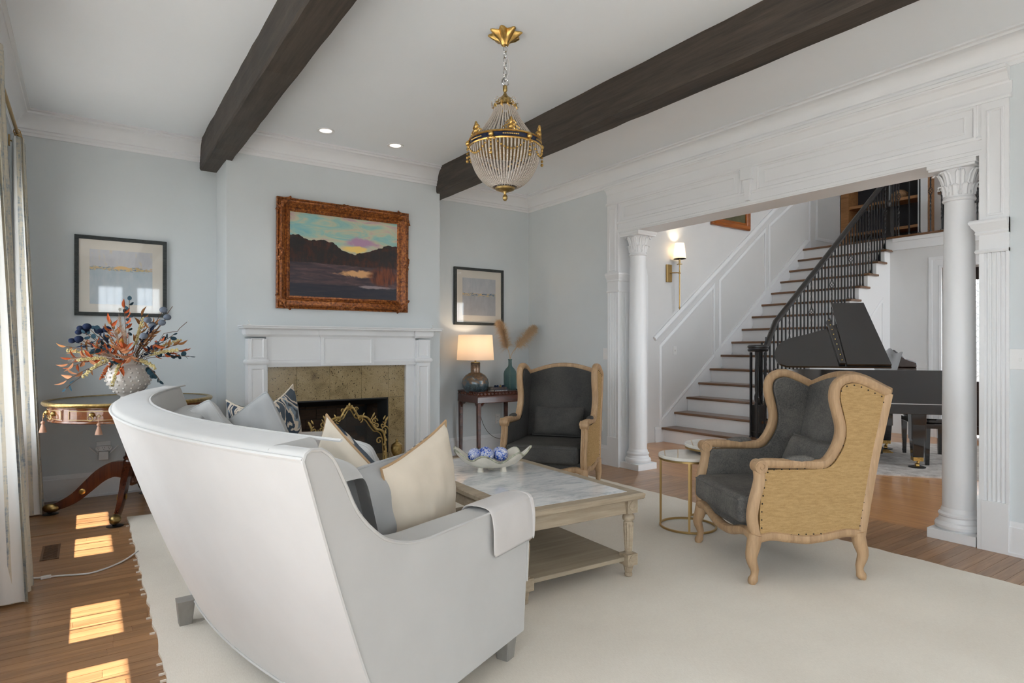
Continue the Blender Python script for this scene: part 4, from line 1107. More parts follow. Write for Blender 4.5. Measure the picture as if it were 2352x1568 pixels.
lumbar('small grey lumbar pillow on the right armchair', CA[0], CA[1], 'charcoal', .50, .56, 22)
lumbar('dark lumbar pillow on the corner armchair', CB[0], CB[1], 'charcoal_dark', .50, .565, 20)

# ------------------------------------------------------------------ nesting side tables
mat('white_stone', (.70, .67, .61), .25, var=.06, vscale=12)
def side_table(label, loc, r_, h, arc, legs, inl, rot):
    t = thing('side_table', label, 'table', loc, rot, 'round nesting side tables')
    MB().lathe([(0, h - .022), (r_ - .004, h - .022), (r_, h - .018), (r_, h - .003), (r_ - .003, h), (0, h)], n=56).build('table_top', 'white_stone', t, ang=30)
    m = MB()
    for (a, b_) in inl:
        A_ = Vector((r_ * .985 * cos(a), r_ * .985 * sin(a), h)); B_ = Vector((r_ * .985 * cos(b_), r_ * .985 * sin(b_), h)); d = (B_ - A_).normalized(); n = Vector((-d.y, d.x, 0)) * .0025
        o_ = MB(); o_.add([A_ - n, B_ - n, B_ + n, A_ + n, A_ - n + Vector((0, 0, .0008)), B_ - n + Vector((0, 0, .0008)), B_ + n + Vector((0, 0, .0008)), A_ + n + Vector((0, 0, .0008))], [(0, 3, 2, 1), (4, 5, 6, 7), (0, 1, 5, 4), (1, 2, 6, 5), (2, 3, 7, 6), (3, 0, 4, 7)])
        o_.build('inlay_strip', 'satin_brass', t, smooth=False)
    MB().lathe([(r_ - .014, h - .034), (r_ - .002, h - .034), (r_ - .002, h - .022), (r_ - .014, h - .022), (r_ - .014, h - .034)], n=56).build('top_ring', 'satin_brass', t, ang=30)
    a0, a1 = arc; closed = abs(a1 - a0 - 2 * pi) < 1e-4; n = 48
    ring_ = [((r_ - .012) * cos(a0 + (a1 - a0) * k / n), (r_ - .012) * sin(a0 + (a1 - a0) * k / n), .007) for k in range(n if closed else n + 1)]
    MB().sweep(ring_, rrect(.014, .012, .002, 1), (0, 0, 1), closed=closed).build('base_ring', 'satin_brass', t, ang=30)
    for a in legs: MB().box(-.0065, .0065, -.0065, .0065, .007, h - .03).xf(T((r_ - .012) * cos(a), (r_ - .012) * sin(a), 0) @ Rz(a)).build('leg', 'satin_brass', t, smooth=False)
side_table('low round side table with white stone top and brass ring base', (3.349, 2.746, .014), .195, .49, (0, 2 * pi), [R(222), R(120), R(330)], [(R(200), R(60)), (R(170), R(95)), (R(255), R(30))], 0)
side_table('taller round side table with white stone top, tucked behind the chair arm', (3.60, 2.69, .014), .225, .545, (R(-80), R(102)), [R(98), R(10), R(-78)], [(R(200), R(60)), (R(170), R(95)), (R(255), R(30))], R(0))
# ------------------------------------------------------------------ fireplace
def granite():
    t = NT('granite'); v = t.coord('World')
    a = t.noise(v, 130, 4, .7); b_ = t.noise(v, 6, 4, .6, .5); c_ = t.n('ShaderNodeTexVoronoi', feature='F1'); c_.inputs['Scale'].default_value = 95; t.l(v, c_.inputs['Vector'])
    base_ = t.ramp(t.math('MULTIPLY_ADD', b_, .5, t.math('MULTIPLY', a, .5)), [(.32, lin('#5c4c38')), (.47, lin('#96835f')), (.6, lin('#ab9876')), (.72, lin('#8a7450'))])
    sp = t.math('LESS_THAN', t.noise(v, 75, 3, .6), .36)
    t.set(t.mix(sp, base_, lin('#2c2119')), .18, 0, .5); MATS['granite'] = t.m
granite()
MX = 1.975
fp = thing('fireplace_mantel', 'white fireplace mantel with speckled brown granite surround', 'fireplace', (MX, CY, 0))
for (a, c_) in ((-.855, -.705), (.705, .855)):
    MB().box(a, c_, -.115, 0, 0, 1.30).build('pilaster', 'trim_white', fp, smooth=False, bev=.002)
    for (z0, z1) in ((.16, 1.05), (1.135, 1.305)):
        m = MB(); m.sweep([(a + .022, -.115, z0), (c_ - .022, -.115, z0), (c_ - .022, -.115, z1), (a + .022, -.115, z1)], [(0, 0), (.008, 0), (.008, -.006), (.002, -.014), (0, -.014)], (0, -1, 0), closed=True); m.build('pilaster_panel', 'trim_white', fp, smooth=False)
    m = MB(); moulding(m, [(a, 0), (a, -.115), (c_, -.115), (c_, 0)], [(0, 1.078), (.008, 1.078), (.016, 1.088), (.019, 1.1), (.016, 1.112), (.008, 1.122), (0, 1.122)], False, True); m.build('pilaster_bead', 'trim_white', fp, ang=30)
    m = MB(); moulding(m, [(a, 0), (a, -.115), (c_, -.115), (c_, 0)], [(0, 1.318), (.006, 1.318), (.012, 1.328), (.022, 1.336), (.022, 1.345), (.026, 1.345), (.026, 1.385), (0, 1.385)], False, True); m.build('pilaster_cap', 'trim_white', fp, ang=30)
MB().box(-.705, .705, -.09, 0, 1.056, 1.385).build('frieze', 'trim_white', fp, smooth=False)
MB().box(-.24, .265, -.112, -.09, 1.062, 1.33).build('centre_panel', 'trim_white', fp, smooth=False, bev=.002)
m = MB(); m.sweep([(-.215, -.112, 1.075), (.24, -.112, 1.075), (.24, -.112, 1.315), (-.215, -.112, 1.315)], [(0, 0), (.006, 0), (.006, -.006), (0, -.012)], (0, -1, 0), closed=True); m.build('centre_panel_bead', 'trim_white', fp, smooth=False)
for (a, c_) in ((-.705, -.24), (-.24, .265), (.265, .705)):
    o_ = .112 if a == -.24 else .09
    pth = [(a, -.09), (a, -.112), (c_, -.112), (c_, -.09)] if a == -.24 else [(a, -.09), (c_, -.09)]
    m = MB(); moulding(m, pth, [(0, 1.318), (.006, 1.318), (.012, 1.33), (.02, 1.338), (.022, 1.385), (0, 1.385)], False, True); m.build('bed_mould', 'trim_white', fp, ang=30)
    if a != -.24:
        m = MB(); moulding(m, [(a, -.09), (c_, -.09)], [(0, 1.062), (.004, 1.062), (.01, 1.085), (.012, 1.1), (.008, 1.112), (0, 1.116)], False, True); m.build('lower_mould', 'trim_white', fp, ang=30)
for (a, c_) in ((-.705, -.685), (.62, .705)): MB().box(a, c_, -.06, 0, 0, 1.056).build('inner_trim', 'trim_white', fp, smooth=False)
m = MB(); moulding(m, [(-.89, 0), (-.89, -.175), (.93, -.175), (.93, 0)], [(-.16, 1.385), (.012, 1.385), (.018, 1.392), (.018, 1.402), (.026, 1.406), (.026, 1.415), (-.16, 1.415)], False, True)
m.build('shelf', 'trim_white', fp, ang=30)
tl = lambda x0, x1, z0, z1: MB().box(x0 + .0008, x1 - .0008, -.022, -.001, z0 + .0008, z1 - .0008).build('surround_tile', 'granite', fp, smooth=False, bev=.0015)
e = [-.685, -.432, -.13, .175, .448, .62]
for a, c_ in zip(e[:-1], e[1:]): tl(a, c_, .742, 1.056)
for (z0, z1) in ((0, .35), (.35, .742)): tl(-.685, -.432, z0, z1); tl(.448, .62, z0, z1)
for a, c_ in zip(e[1:-1], e[2:-1]): tl(a, c_, 0, .205)
hr = thing('hearth', 'flush granite hearth in front of the fireplace', 'hearth', (MX, CY, 0))
for k in range(6): MB().box(-.9 + .3 * k + .001, -.6 + .3 * k - .001, -.44, -.14 if False else -.118, 0, .010).build('hearth_tile', 'granite', hr, smooth=False)
for s_ in (-.87, .93):
    ck = thing('mantel_hook', 'tiny white hook on the %s end of the mantel shelf' % ('left' if s_ < 0 else 'right'), 'hook', (MX + s_ + (.02 if s_ < 0 else -.06), CY - .15, 1.4155), 0, 'mantel hooks')
    MB().tube([(0, .02, .002), (0, 0, .004), (-.006, -.008, .022), (-.012, -.004, .038)], .003, 6).build('hook', 'white_plastic', ck)
    MB().box(-.012, .012, -.01, .03, 0, .005).build('base', 'white_plastic', ck, smooth=False)
# firebox
mat('firebox_black', (.008, .008, .008), .4)
wood_mat('firebrick', '#5a4636', '#3c2d22', .9, 2, 'X')
fb = thing('firebox', 'black metal fireplace insert with brown firebrick lining', 'fireplace insert', (MX, CY, .20))
x0, x1 = 1.543 - MX, 2.423 - MX; zt = .542
m = MB(); fr_ = [(x0, -.004, 0), (x1, -.004, 0), (x1, -.004, zt), (x0, -.004, zt)]
m.sweep(fr_, [(.012, 0), (.012, -.012), (-.0, -.018), (-.10, -.065), (-.10, 0)], (0, -1, 0), closed=True); m.build('hood_frame', 'firebox_black', fb, ang=20)
bx = MB().box(x0, x1, .455, .47, 0, zt).box(x0, x0 + .006, .1, .455, 0, zt).box(x1 - .006, x1, .1, .455, 0, zt).box(x0, x1, .1, .455, zt - .006, zt).box(x0, x1, 0, .455, 0, .012)
bx.build('liner', 'firebox_black', fb, smooth=False)
bu = MB().box(.002, .198, 0, .012, .002, .098).mesh('brick', 'firebrick', False)
for r_ in range(5):
    for k in range(6):
        xa = x0 + .02 - (.1 if r_ % 2 else 0) + k * .2
        if xa + .2 > x1 - .01 or xa < x0: continue
        link('brick', bu, fb, T(xa, .443, .02 + r_ * .1))
for r_ in range(5):
    for k in range(2): link('brick', bu, fb, T(x1 - .02, .12 + k * .17 , .02 + r_ * .1) @ Rz(R(90)) @ Matrix.Diagonal((.84, 1, 1, 1)))
wood_mat('log', '#5b3d28', '#2a1c14', .9, 1, 'X')
for (xx, yy, zz, a, L, rr_, lb) in ((1.95, 5.83, .27, 4, .55, .045, 'charred log lying at the front of the firebox'), (1.99, 5.93, .285, -6, .58, .05, 'charred log lying at the back of the firebox'), (1.96, 5.88, .36, 12, .50, .042, 'charred log resting on top of two others in the firebox')):
    o = MB().tube([(-L / 2, 0, 0), (-L / 4, .01, .006), (0, -.006, 0), (L / 4, .008, -.004), (L / 2, 0, 0)], [rr_, rr_ * 1.05, rr_ * .97, rr_ * 1.03, rr_], 14).build('fire_log', 'log'); o.location = (xx, yy, zz); o.rotation_euler = (0, 0, R(a)); tag(o, lb, 'log', 'logs in the firebox')
# brass fire screen
fs = thing('fire_screen', 'ornate scrolled brass fire screen in front of the firebox', 'fire screen', (1.93, 5.34, .010))
def scroll(m, c, r0, turns, a0, sg, rad, pl=0):
    m.tube([(c[0] + r0 * (1 - k / 26) * cos(a0 + sg * k * turns * 2 * pi / 24), pl, c[1] + r0 * (1 - k / 26) * sin(a0 + sg * k * turns * 2 * pi / 24)) for k in range(24)], rad, 6)
m = MB()
half = [(.33, .04), (.345, .18), (.34, .32), (.325, .42), (.29, .46), (.25, .47), (.21, .52), (.17, .575), (.12, .595), (.08, .60), (.055, .64), (.03, .675), (0, .685)]
for sg in (-1, 1):
    m.tube([(sg * a, 0, z) for a, z in sp2(half, 4)], .011, 8); m.tube([(sg * (a - .022), .006, z - .016) for a, z in sp2(half, 4)], .006, 6)
m.tube([(-.33, 0, .05), (-.1, 0, .03), (0, 0, .045), (.1, 0, .03), (.33, 0, .05)], .01, 8)
m.build('outline', 'old_brass', fs)
for sg in (-1, 1):
    m = MB()
    for (c_, r0, a0, d) in (((.335, .46), .035, 0, 1), ((.315, .50), .03, pi / 2, -1), ((.235, .545), .03, 0, 1), ((.255, .50), .025, pi, -1), ((.10, .57), .028, -pi / 2, 1), ((.06, .66), .022, 0, 1), ((.33, .08), .035, 0, -1), ((.28, .36), .035, 0, 1)):
        scroll(m, (sg * c_[0], c_[1]), r0, 1.3, a0, d * sg, .0065)
    for k in range(16):
        z = .1 + .022 * k; m.ball((sg * (.338 + .008 * sin(k * 1.7)), -.004, z), .014, 7, 5, (.8, .5, 1.1))
    for (a, z, s_) in ((.35, .55, .05), (.34, .52, .04), (.33, .57, .035), (.225, .60, .04), (.24, .575, .03), (.205, .57, .03), (.05, .615, .03), (.13, .61, .03)):
        m.ball((sg * a, -.002, z), s_ * .5, 8, 6, (.45, .3, 1.3), Matrix.Rotation(sg * .5, 3, 'Y'))
    m.build('scrollwork', 'old_brass', fs, kind='stuff')
m = MB(); m.ball((0, 0, .70), .016, 10, 8, (.7, .7, 1.4)); m.ball((-.02, 0, .69), .012, 8, 6); m.ball((.02, 0, .69), .012, 8, 6); m.build('finial', 'old_brass', fs)
mat('screen_mesh', (.02, .018, .015), .6)
t = NT('mesh_fine'); t.set((.02, .018, .014, 1), .6); t.b.inputs['Alpha'].default_value = .35; MATS['mesh_fine'] = t.m
pts_ = [(a, z) for a, z in half] + [(-a, z) for a, z in half[::-1]]
MB().prism([(a * .97, z - .012) for a, z in pts_], lambda a, z, q: (a, q, z), .006, .008).build('mesh_panel', 'mesh_fine', fs, smooth=False)
for sg in (-1, 1): MB().tube([(sg * .25, -.08, .0), (sg * .25, -.04, .035), (sg * .25, .04, .035), (sg * .25, .08, 0)], .009, 6).build('foot', 'old_brass', fs)
an = thing('andiron', 'brass urn andiron standing right of the fire screen', 'andiron', (2.395, 5.36, .010))
MB().lathe([(0, 0), (.07, 0), (.072, .015), (.05, .03), (.03, .05), (.02, .10), (.028, .13), (.016, .16), (.016, .18), (.03, .2), (.052, .24), (.056, .28), (.05, .30), (.052, .306), (.03, .32), (.014, .33), (.016, .34), (.008, .355), (0, .36)], n=28).build('urn', 'old_brass', an, ang=35)
MB().tube([(0, 0, .02), (0, .2, .08), (0, .26, .08)], .012, 8).build('log_bar', 'firebox_black', an)

# ------------------------------------------------------------------ pictures
def pic_nodes(name):
    t = NT(name); tc = t.n('ShaderNodeTexCoord'); sx = t.n('ShaderNodeSeparateXYZ'); t.l(tc.outputs['Generated'], sx.inputs[0])
    return t, tc.outputs['Generated'], sx.outputs[0], sx.outputs[2]
def abstract(name, hz, seed, sky, water, sun_):
    t, g, u, v = pic_nodes(name)
    mp = t.n('ShaderNodeMapping'); mp.inputs['Location'].default_value = (seed, seed, 0); mp.inputs['Scale'].default_value = (3, 1, 7); t.l(g, mp.inputs['Vector'])
    n1 = t.noise(mp.outputs[0], 2.2, 6, .65, .6)
    mp2 = t.n('ShaderNodeMapping'); mp2.inputs['Location'].default_value = (seed * 2, 0, seed); mp2.inputs['Scale'].default_value = (6, 1, 2.2); t.l(g, mp2.inputs['Vector'])
    n2 = t.noise(mp2.outputs[0], 1.5, 7, .7)
    skyc = t.ramp(n2, [(.3, lin(sky[0])), (.55, lin(sky[1])), (.66, lin(sky[2]))]); wat = t.ramp(n2, [(.3, lin(water[0])), (.7, lin(water[1]))])
    above = t.math('GREATER_THAN', t.math('MULTIPLY_ADD', n1, .05, v), hz + .025)
    c = t.mix(above, wat, skyc)
    d = t.math('ABSOLUTE', t.math('SUBTRACT', t.math('MULTIPLY_ADD', n1, .14, v), hz + .07))
    band = t.math('LESS_THAN', d, .032)
    bandc = t.ramp(t.noise(mp.outputs[0], 3.4, 5, .7, 1.0), [(.36, lin('#3a4450')), (.46, lin('#6f8aa8')), (.52, lin('#c8b98c')), (.6, lin('#d2a04f')), (.68, lin('#a9b7c4'))])
    c = t.mix(band, c, bandc)
    if sun_:
        du = t.math('SUBTRACT', u, .5); dv = t.math('SUBTRACT', v, hz); rr_ = t.math('ADD', t.math('MULTIPLY', du, du), t.math('MULTIPLY', t.math('MULTIPLY', dv, dv), 5))
        s_ = t.math('MULTIPLY', t.math('LESS_THAN', rr_, .016), t.math('GREATER_THAN', dv, 0))
        c = t.mix(s_, c, lin('#d9b173'))
    t.set(c, .5); MATS[name] = t.m
abstract('art_left', .66, 3.1, ('#b3b4ba', '#bfc0c4', '#c9bda4'), ('#9fb0bb', '#b7c0c5'), True)
abstract('art_right', .56, 8.4, ('#a2a7af', '#b1b4b9', '#b9bbbd'), ('#97989c', '#aaabaf'), False)
weave_mat('black_frame', '#4a4e4e', '#303434', 300, .6)
mat('mat_board', (.66, .62, .55), .9)
def framed_print(label, x0, x1, z0, z1, ax0_, ax1_, az0_, az1_, art, fw):
    c = ((x0 + x1) / 2, YB - .001, (z0 + z1) / 2)
    t = thing('framed_print', label, 'picture', c)
    f = MB(); f.sweep([(x0 - c[0], 0, z0 - c[2]), (x1 - c[0], 0, z0 - c[2]), (x1 - c[0], 0, z1 - c[2]), (x0 - c[0], 0, z1 - c[2])], [(0, 0), (.03, 0), (.03, -fw), (.02, -fw), (0, -fw)], (0, -1, 0), closed=True); f.build('frame', 'black_frame', t, smooth=False)
    MB().box(x0 - c[0] + fw, x1 - c[0] - fw, -.016, -.004, z0 - c[2] + fw, z1 - c[2] - fw).build('mat_board', 'mat_board', t, smooth=False)
    MB().box(ax0_ - c[0], ax1_ - c[0], -.018, -.012, az0_ - c[2], az1_ - c[2]).build('artwork', art, t, smooth=False)
    MB().box(x0 - c[0] + fw, x1 - c[0] - fw, -.024, -.022, z0 - c[2] + fw, z1 - c[2] - fw).build('glass', MATS.get('pic_glass') or glass_mat('pic_glass', (1, 1, 1, 1), .05, .03), t, smooth=False)
framed_print('framed abstract seascape with orange sun, left of the fireplace above the vase', -.082, .573, 1.487, 2.143, .02, .465, 1.585, 2.035, 'art_left', .03)
framed_print('framed abstract grey seascape right of the fireplace above the lamp', 3.43, 4.10, 1.488, 2.148, 3.54, 3.99, 1.60, 2.03, 'art_right', .03)
def landscape():
    t, g, u, v = pic_nodes('landscape')
    def mp(sx, sz, off=0):
        m = t.n('ShaderNodeMapping'); m.inputs['Scale'].default_value = (sx, 1, sz); m.inputs['Location'].default_value = (off, off, off); t.l(g, m.inputs['Vector']); return m.outputs[0]
    n = t.noise(mp(5, 5), 1.6, 6, .65, .8); ns = t.noise(mp(2.2, 5, 3), 1.5, 5, .6, 1.2); st_ = t.noise(mp(4, 26, 5), 1.2, 5, .65, .4); ver = t.noise(mp(26, 4, 2), 1.4, 4, .6)
    sky = t.ramp(ns, [(.28, lin('#6fa6b0')), (.45, lin('#8fb3ab')), (.55, lin('#b7b59a')), (.64, lin('#b59a9b')), (.74, lin('#7f7f93'))])
    def blob(cu, cv, au, av, rad, wob=.25):
        du = t.math('MULTIPLY', t.math('SUBTRACT', u, cu), au); dv = t.math('MULTIPLY', t.math('SUBTRACT', v, cv), av)
        d = t.math('SQRT', t.math('ADD', t.math('MULTIPLY', du, du), t.math('MULTIPLY', dv, dv)))
        d = t.math('MULTIPLY_ADD', t.math('SUBTRACT', n, .5), wob, d)
        return t.ramp(d, [(rad * .6, (1, 1, 1)), (rad, (0, 0, 0))])
    sky = t.mix(blob(.62, .70, 1, 2.2, .17), sky, lin('#a583a0'))
    sky = t.mix(blob(.60, .615, 1, 2.6, .14), sky, lin('#e0c070'))
    top = t.ramp(u, [(0, (.735,) * 3), (.08, (.745,) * 3), (.16, (.70,) * 3), (.3, (.705,) * 3), (.38, (.70,) * 3), (.46, (.60,) * 3), (.58, (.565,) * 3), (.68, (.61,) * 3), (.8, (.66,) * 3), (.9, (.715,) * 3), (1, (.72,) * 3)])
    edge = t.math('MULTIPLY_ADD', n, .09, v)
    ism = t.math('LESS_THAN', edge, t.math('ADD', top, .03))
    trees = t.ramp(t.math('MULTIPLY_ADD', ver, .4, t.math('MULTIPLY', n, .6)), [(.32, lin('#15171b')), (.48, lin('#241d1c')), (.6, lin('#45241a')), (.7, lin('#593025'))])
    c = t.mix(ism, sky, trees)
    wat = t.ramp(st_, [(.3, lin('#2a2630')), (.48, lin('#41343a')), (.6, lin('#574243')), (.72, lin('#6f6468'))])
    isw = t.math('LESS_THAN', t.math('MULTIPLY_ADD', n, .05, v), .435)
    c = t.mix(isw, c, wat)
    c = t.mix(t.math('MULTIPLY', t.math('LESS_THAN', v, .16), .8), c, lin('#1b2230'))
    c = t.mix(blob(.62, .315, .75, 3.2, .16, .35), c, lin('#c99a6b'))
    c = t.mix(blob(.78, .16, .8, 8, .16, .3), c, lin('#8d7f82'))
    c = t.mix(blob(.87, .30, 1.1, 1.3, .19, .3), c, t.ramp(ver, [(.35, lin('#3a1f1c')), (.6, lin('#7a3d20')), (.7, lin('#4b3d42'))]))
    t.set(c, .35, 0, .4); t.bump(n, .3, .004); MATS['landscape'] = t.m
landscape()
t = NT('gilt'); v_ = t.coord('Object'); a_ = t.noise(v_, 45, 5, .7); t.set(t.ramp(a_, [(.34, lin('#3c1d0c')), (.5, lin('#85481c')), (.68, lin('#b9783a'))]), .42, .25); t.bump(a_, .4, .004); MATS['gilt'] = t.m
PXc, PZc = 1.997, 2.063
lp = thing('framed_painting', 'large landscape painting of a marsh at sunset in carved gilt frame', 'painting', (PXc, CY - .001, PZc)); lp.rotation_euler = (R(1.2), 0, 0)
hw_, hh_ = .628, .49
m = MB(); m.sweep([(-hw_, -.012, -hh_), (hw_, -.012, -hh_), (hw_, -.012, hh_), (-hw_, -.012, hh_)], [(0, 0), (.03, 0), (.036, -.008), (.03, -.018), (.05, -.026), (.056, -.036), (.05, -.046), (.03, -.065), (.022, -.078), (.028, -.084), (.024, -.092), (.03, -.1), (.016, -.116), (0, -.116)], (0, -1, 0), closed=True); m.build('frame', 'gilt', lp, ang=35)
def ornament(cxx, czz, ang, wdt):
    m = MB(); n = 7
    for k in range(-n, n + 1):
        a = k / n; m.ball((a * wdt, -.05 - .012 * (1 - abs(a)), .012 * cos(a * 9) * (1 - abs(a))), .02 * (1.1 - .6 * abs(a)), 7, 5, (1.1, .8, .8), Matrix.Rotation(a * 2, 3, 'Y'))
    for s_ in (-1, 1):
        scroll(m, (s_ * wdt * .45, .004), .022, 1.2, 0, s_, .006, -.055); scroll(m, (s_ * wdt * .18, .012), .02, 1.2, pi, s_, .006, -.058)
    m.xf(T(cxx, 0, czz) @ Matrix.Rotation(ang, 4, 'Y')); m.build('ornament', 'gilt', lp)
for (a, z, an_, w_) in ((0, hh_ - .03, 0, .16), (0, -hh_ + .03, 0, .16), (-hw_ + .03, 0, R(90), .13), (hw_ - .03, 0, R(90), .13)): ornament(a, z, an_, w_)
for sx in (-1, 1):
    for sz in (-1, 1): ornament(sx * (hw_ - .055), sz * (hh_ - .055), R(45 * sx * sz), .085)
MB().box(-hw_ + .11, hw_ - .11, -.026, -.016, -hh_ + .11, hh_ - .11).build('canvas', 'landscape', lp, smooth=False)

# ------------------------------------------------------------------ drum table
wood_mat('yew_wood', '#8a4f26', '#5a2f16', .22, 1.0, 'X', coat=.5, contrast=(.3, .7))
wood_mat('dark_mahogany', '#5a2f1c', '#331810', .2, 1, 'Z', coat=.5)
mat('leather_top', (.075, .065, .055), .22, spec=.5, var=.1, vscale=9)
mat('inlay', (.55, .40, .20), .4, metal=.3)
DC = (.285, 5.52, 0)
dt = thing('drum_table', 'round drum table with drawers and sabre legs in the left corner', 'table', DC)
MB().lathe([(0, .828), (.52, .828), (.52, .835), (0, .8385)], n=72).build('leather_top', 'leather_top', dt, ang=30)
MB().lathe([(.515, .822), (.515, .838), (.525, .842), (.548, .84), (.555, .832), (.553, .82), (.545, .812), (.525, .81), (.515, .822)], n=72).build('rim', 'old_brass', dt, ang=40)
MB().lathe([(.50, .705), (.515, .70), (.522, .706), (.516, .715), (.512, .72), (.512, .80), (.52, .806), (.52, .812), (0, .812)], n=72).build('apron', 'yew_wood', dt, ang=35)
MB().lathe([(.51, .70), (0, .70)], n=48).build('underside', 'dark_mahogany', dt)
def cyl_patch(m, r_, a0, a1, z0, z1, n=10, dep=.006):
    m.rings([[((r_ + q) * cos(a0 + (a1 - a0) * k / n), (r_ + q) * sin(a0 + (a1 - a0) * k / n), z) for (q, z) in ((-dep, z0), (dep * .5, z0), (dep * .5, z1), (-dep, z1))] for k in range(n + 1)])
for k in range(8):
    a = R(173) + k * 2 * pi / 8; b0 = a + R(3); b1 = a + R(42)
    m = MB(); cyl_patch(m, .513, b0, b1, .722, .796); dw = m.build('drawer', 'yew_wood', dt, smooth=False)
    fr2 = [(.5185, b0 + R(1.2), .729), (.5185, b1 - R(1.2), .729), (.5185, b1 - R(1.2), .789), (.5185, b0 + R(1.2), .789)]
    lp_ = []
    for i in range(4):
        p, q = fr2[i], fr2[(i + 1) % 4]
        for j in range(8): f = j / 8; lp_.append((p[0] * cos(p[1] + (q[1] - p[1]) * f), p[0] * sin(p[1] + (q[1] - p[1]) * f), p[2] + (q[2] - p[2]) * f))
    MB().tube(lp_, .0025, 5, closed=True).build('inlay_line', 'inlay', dw)
    for f in ((.28, .72) if k % 2 == 0 else (.5,)):
        c = b0 + (b1 - b0) * f; u_ = Vector((cos(c), sin(c), 0)); p = u_ * .519 + Vector((0, 0, .765))
        m = MB().ball(p, .018, 12, 8, (1, 1, 1)).ball(p + u_ * .012, .009, 8, 6)
        tv = Vector((-u_.y, u_.x, 0)); m.tube([p + u_ * .02 + tv * .017 * cos(w) + Vector((0, 0, -.022 + .017 * sin(w))) for w in [2 * pi * i / 16 for i in range(16)]], .003, 6, closed=True)
        m.build('ring_pull', 'old_brass', dw)
MB().lathe([(.03, .70), (.09, .70), (.09, .67), (.05, .65), (.06, .60), (.062, .57), (.045, .55)], n=28).lathe([(.045, .55), (.05, .50), (.042, .40)], n=48, mod=flute(14, .12)).lathe([(.045, .405), (.058, .395), (.06, .385), (.05, .378), (.056, .37), (.06, .35), (.058, .20), (.03, .18), (0, .17)], n=28).build('pedestal', 'dark_mahogany', dt, ang=35)
legp = sp2([(.05, .30), (.12, .305), (.20, .265), (.28, .19), (.36, .115), (.44, .07), (.50, .05)], 3)
lm_ = MB().sweep([(a, 0, z) for a, z in legp], [(-.022, -.05), (.022, -.05), (.026, -.02), (.026, .02), (.022, .05), (-.022, .05), (-.026, .02), (-.026, -.02)], (0, 1, 0), scale=[1.25 - .75 * i / (len(legp) - 1) for i in range(len(legp))]).mesh('leg', 'dark_mahogany')
ft = MB().ball((.515, 0, .045), .045, 14, 10, (1.25, .8, .75)).mesh('brass_foot', 'old_brass'); cs = MB().cyl((.52, -.012, .016), (.52, .012, .016), .014, n=14).mesh('caster', 'black_iron')
sl_ = MB().lathe([(0, 0), (.05, 0), (.052, .003), (.03, .006), (0, .006)], (.52, 0, .0), 20).mesh('slider', 'black_iron'); ro_ = MB().ball((.315, -.027, .155), .022, 12, 6, (1, .25, 1)).ball((.315, .027, .155), .022, 12, 6, (1, .25, 1)).mesh('rosette', 'gold')
for a in (166, 256, 346, 76):
    l_ = link('leg', lm_, dt, Rz(R(a)))
    for nm, me in (('brass_foot', ft), ('caster', cs), ('slider', sl_), ('rosette', ro_)): link(nm, me, l_)
mat('tassel_pink', (.58, .34, .24), .9, bump=.4, bscale=300)
def tassel(label, a):
    u_ = Vector((cos(a), sin(a), 0)); p = Vector(DC) + u_ * .527 + Vector((0, 0, .76))
    t = thing('key_tassel', label, 'tassel', p, group='tassels on the drum table keys')
    MB().tube([(0, 0, 0), tuple(u_ * .022)], .003, 6).tube([tuple(u_ * .026 + Vector((-u_.y, u_.x, 0)) * .009 * cos(w) + Vector((0, 0, .009 * sin(w)))) for w in [2 * pi * i / 12 for i in range(12)]], .0022, 5, closed=True).build('key', 'old_brass', t)
    c = u_ * .03
    MB().tube([tuple(c + Vector((0, 0, -.006))), tuple(c + Vector((0, 0, -.05)))], .002, 5).build('cord', 'tassel_pink', t)
    MB().lathe([(0, -.045), (.009, -.048), (.012, -.06), (.007, -.068), (.009, -.074), (.016, -.1), (.021, -.125), (0, -.126)], tuple(c), 18, mod=lambda a_, z: 1 + .07 * cos(14 * a_)).build('fringe', 'tassel_pink', t)
tassel('peach tassel hanging at the far left of the drum table, by the curtain', R(196)); tassel('peach tassel hanging under the drum table front beside the sofa back', R(247)); tassel('small tassel on the far right side of the drum table', R(-42))

# ------------------------------------------------------------------ bobble vase with dried flowers
mat('glaze', (.62, .585, .545), .16, var=.06, vscale=6, coat=.4)
VX, VY, VZ = .25, 5.25, .842
vs_ = thing('vase', 'white glazed bobble vase on the drum table', 'vase', (VX, VY, VZ))
vp = [(0, 0), (.062, 0), (.066, .008), (.052, .018), (.05, .03), (.075, .048), (.11, .085), (.135, .125), (.143, .16), (.137, .20), (.115, .235), (.09, .255), (.08, .262), (.08, .29), (.088, .302), (.092, .306), (.084, .306), (.076, .29), (.07, .262)]
MB().lathe(vp, n=56).build('body', 'glaze', vs_, ang=50)
m = MB()
for i, (rr_, z) in enumerate(((.092, .066), (.112, .092), (.13, .118), (.14, .145), (.1425, .172), (.135, .202), (.117, .229))):
    n = int(2 * pi * rr_ / .044)
    for k in range(n):
        a = 2 * pi * (k + .5 * (i % 2)) / n; m.ball((rr_ * cos(a), rr_ * sin(a), z), .0085, 8, 6)
m.build('bobbles', 'glaze', vs_, kind='stuff')
for a in (R(205), R(25)):
    MB().tube([(.082 * cos(a), .082 * sin(a), .285), (.125 * cos(a), .125 * sin(a), .285), (.13 * cos(a), .13 * sin(a), .23), (.118 * cos(a), .118 * sin(a), .215)], .013, 8).build('handle', 'glaze', vs_)
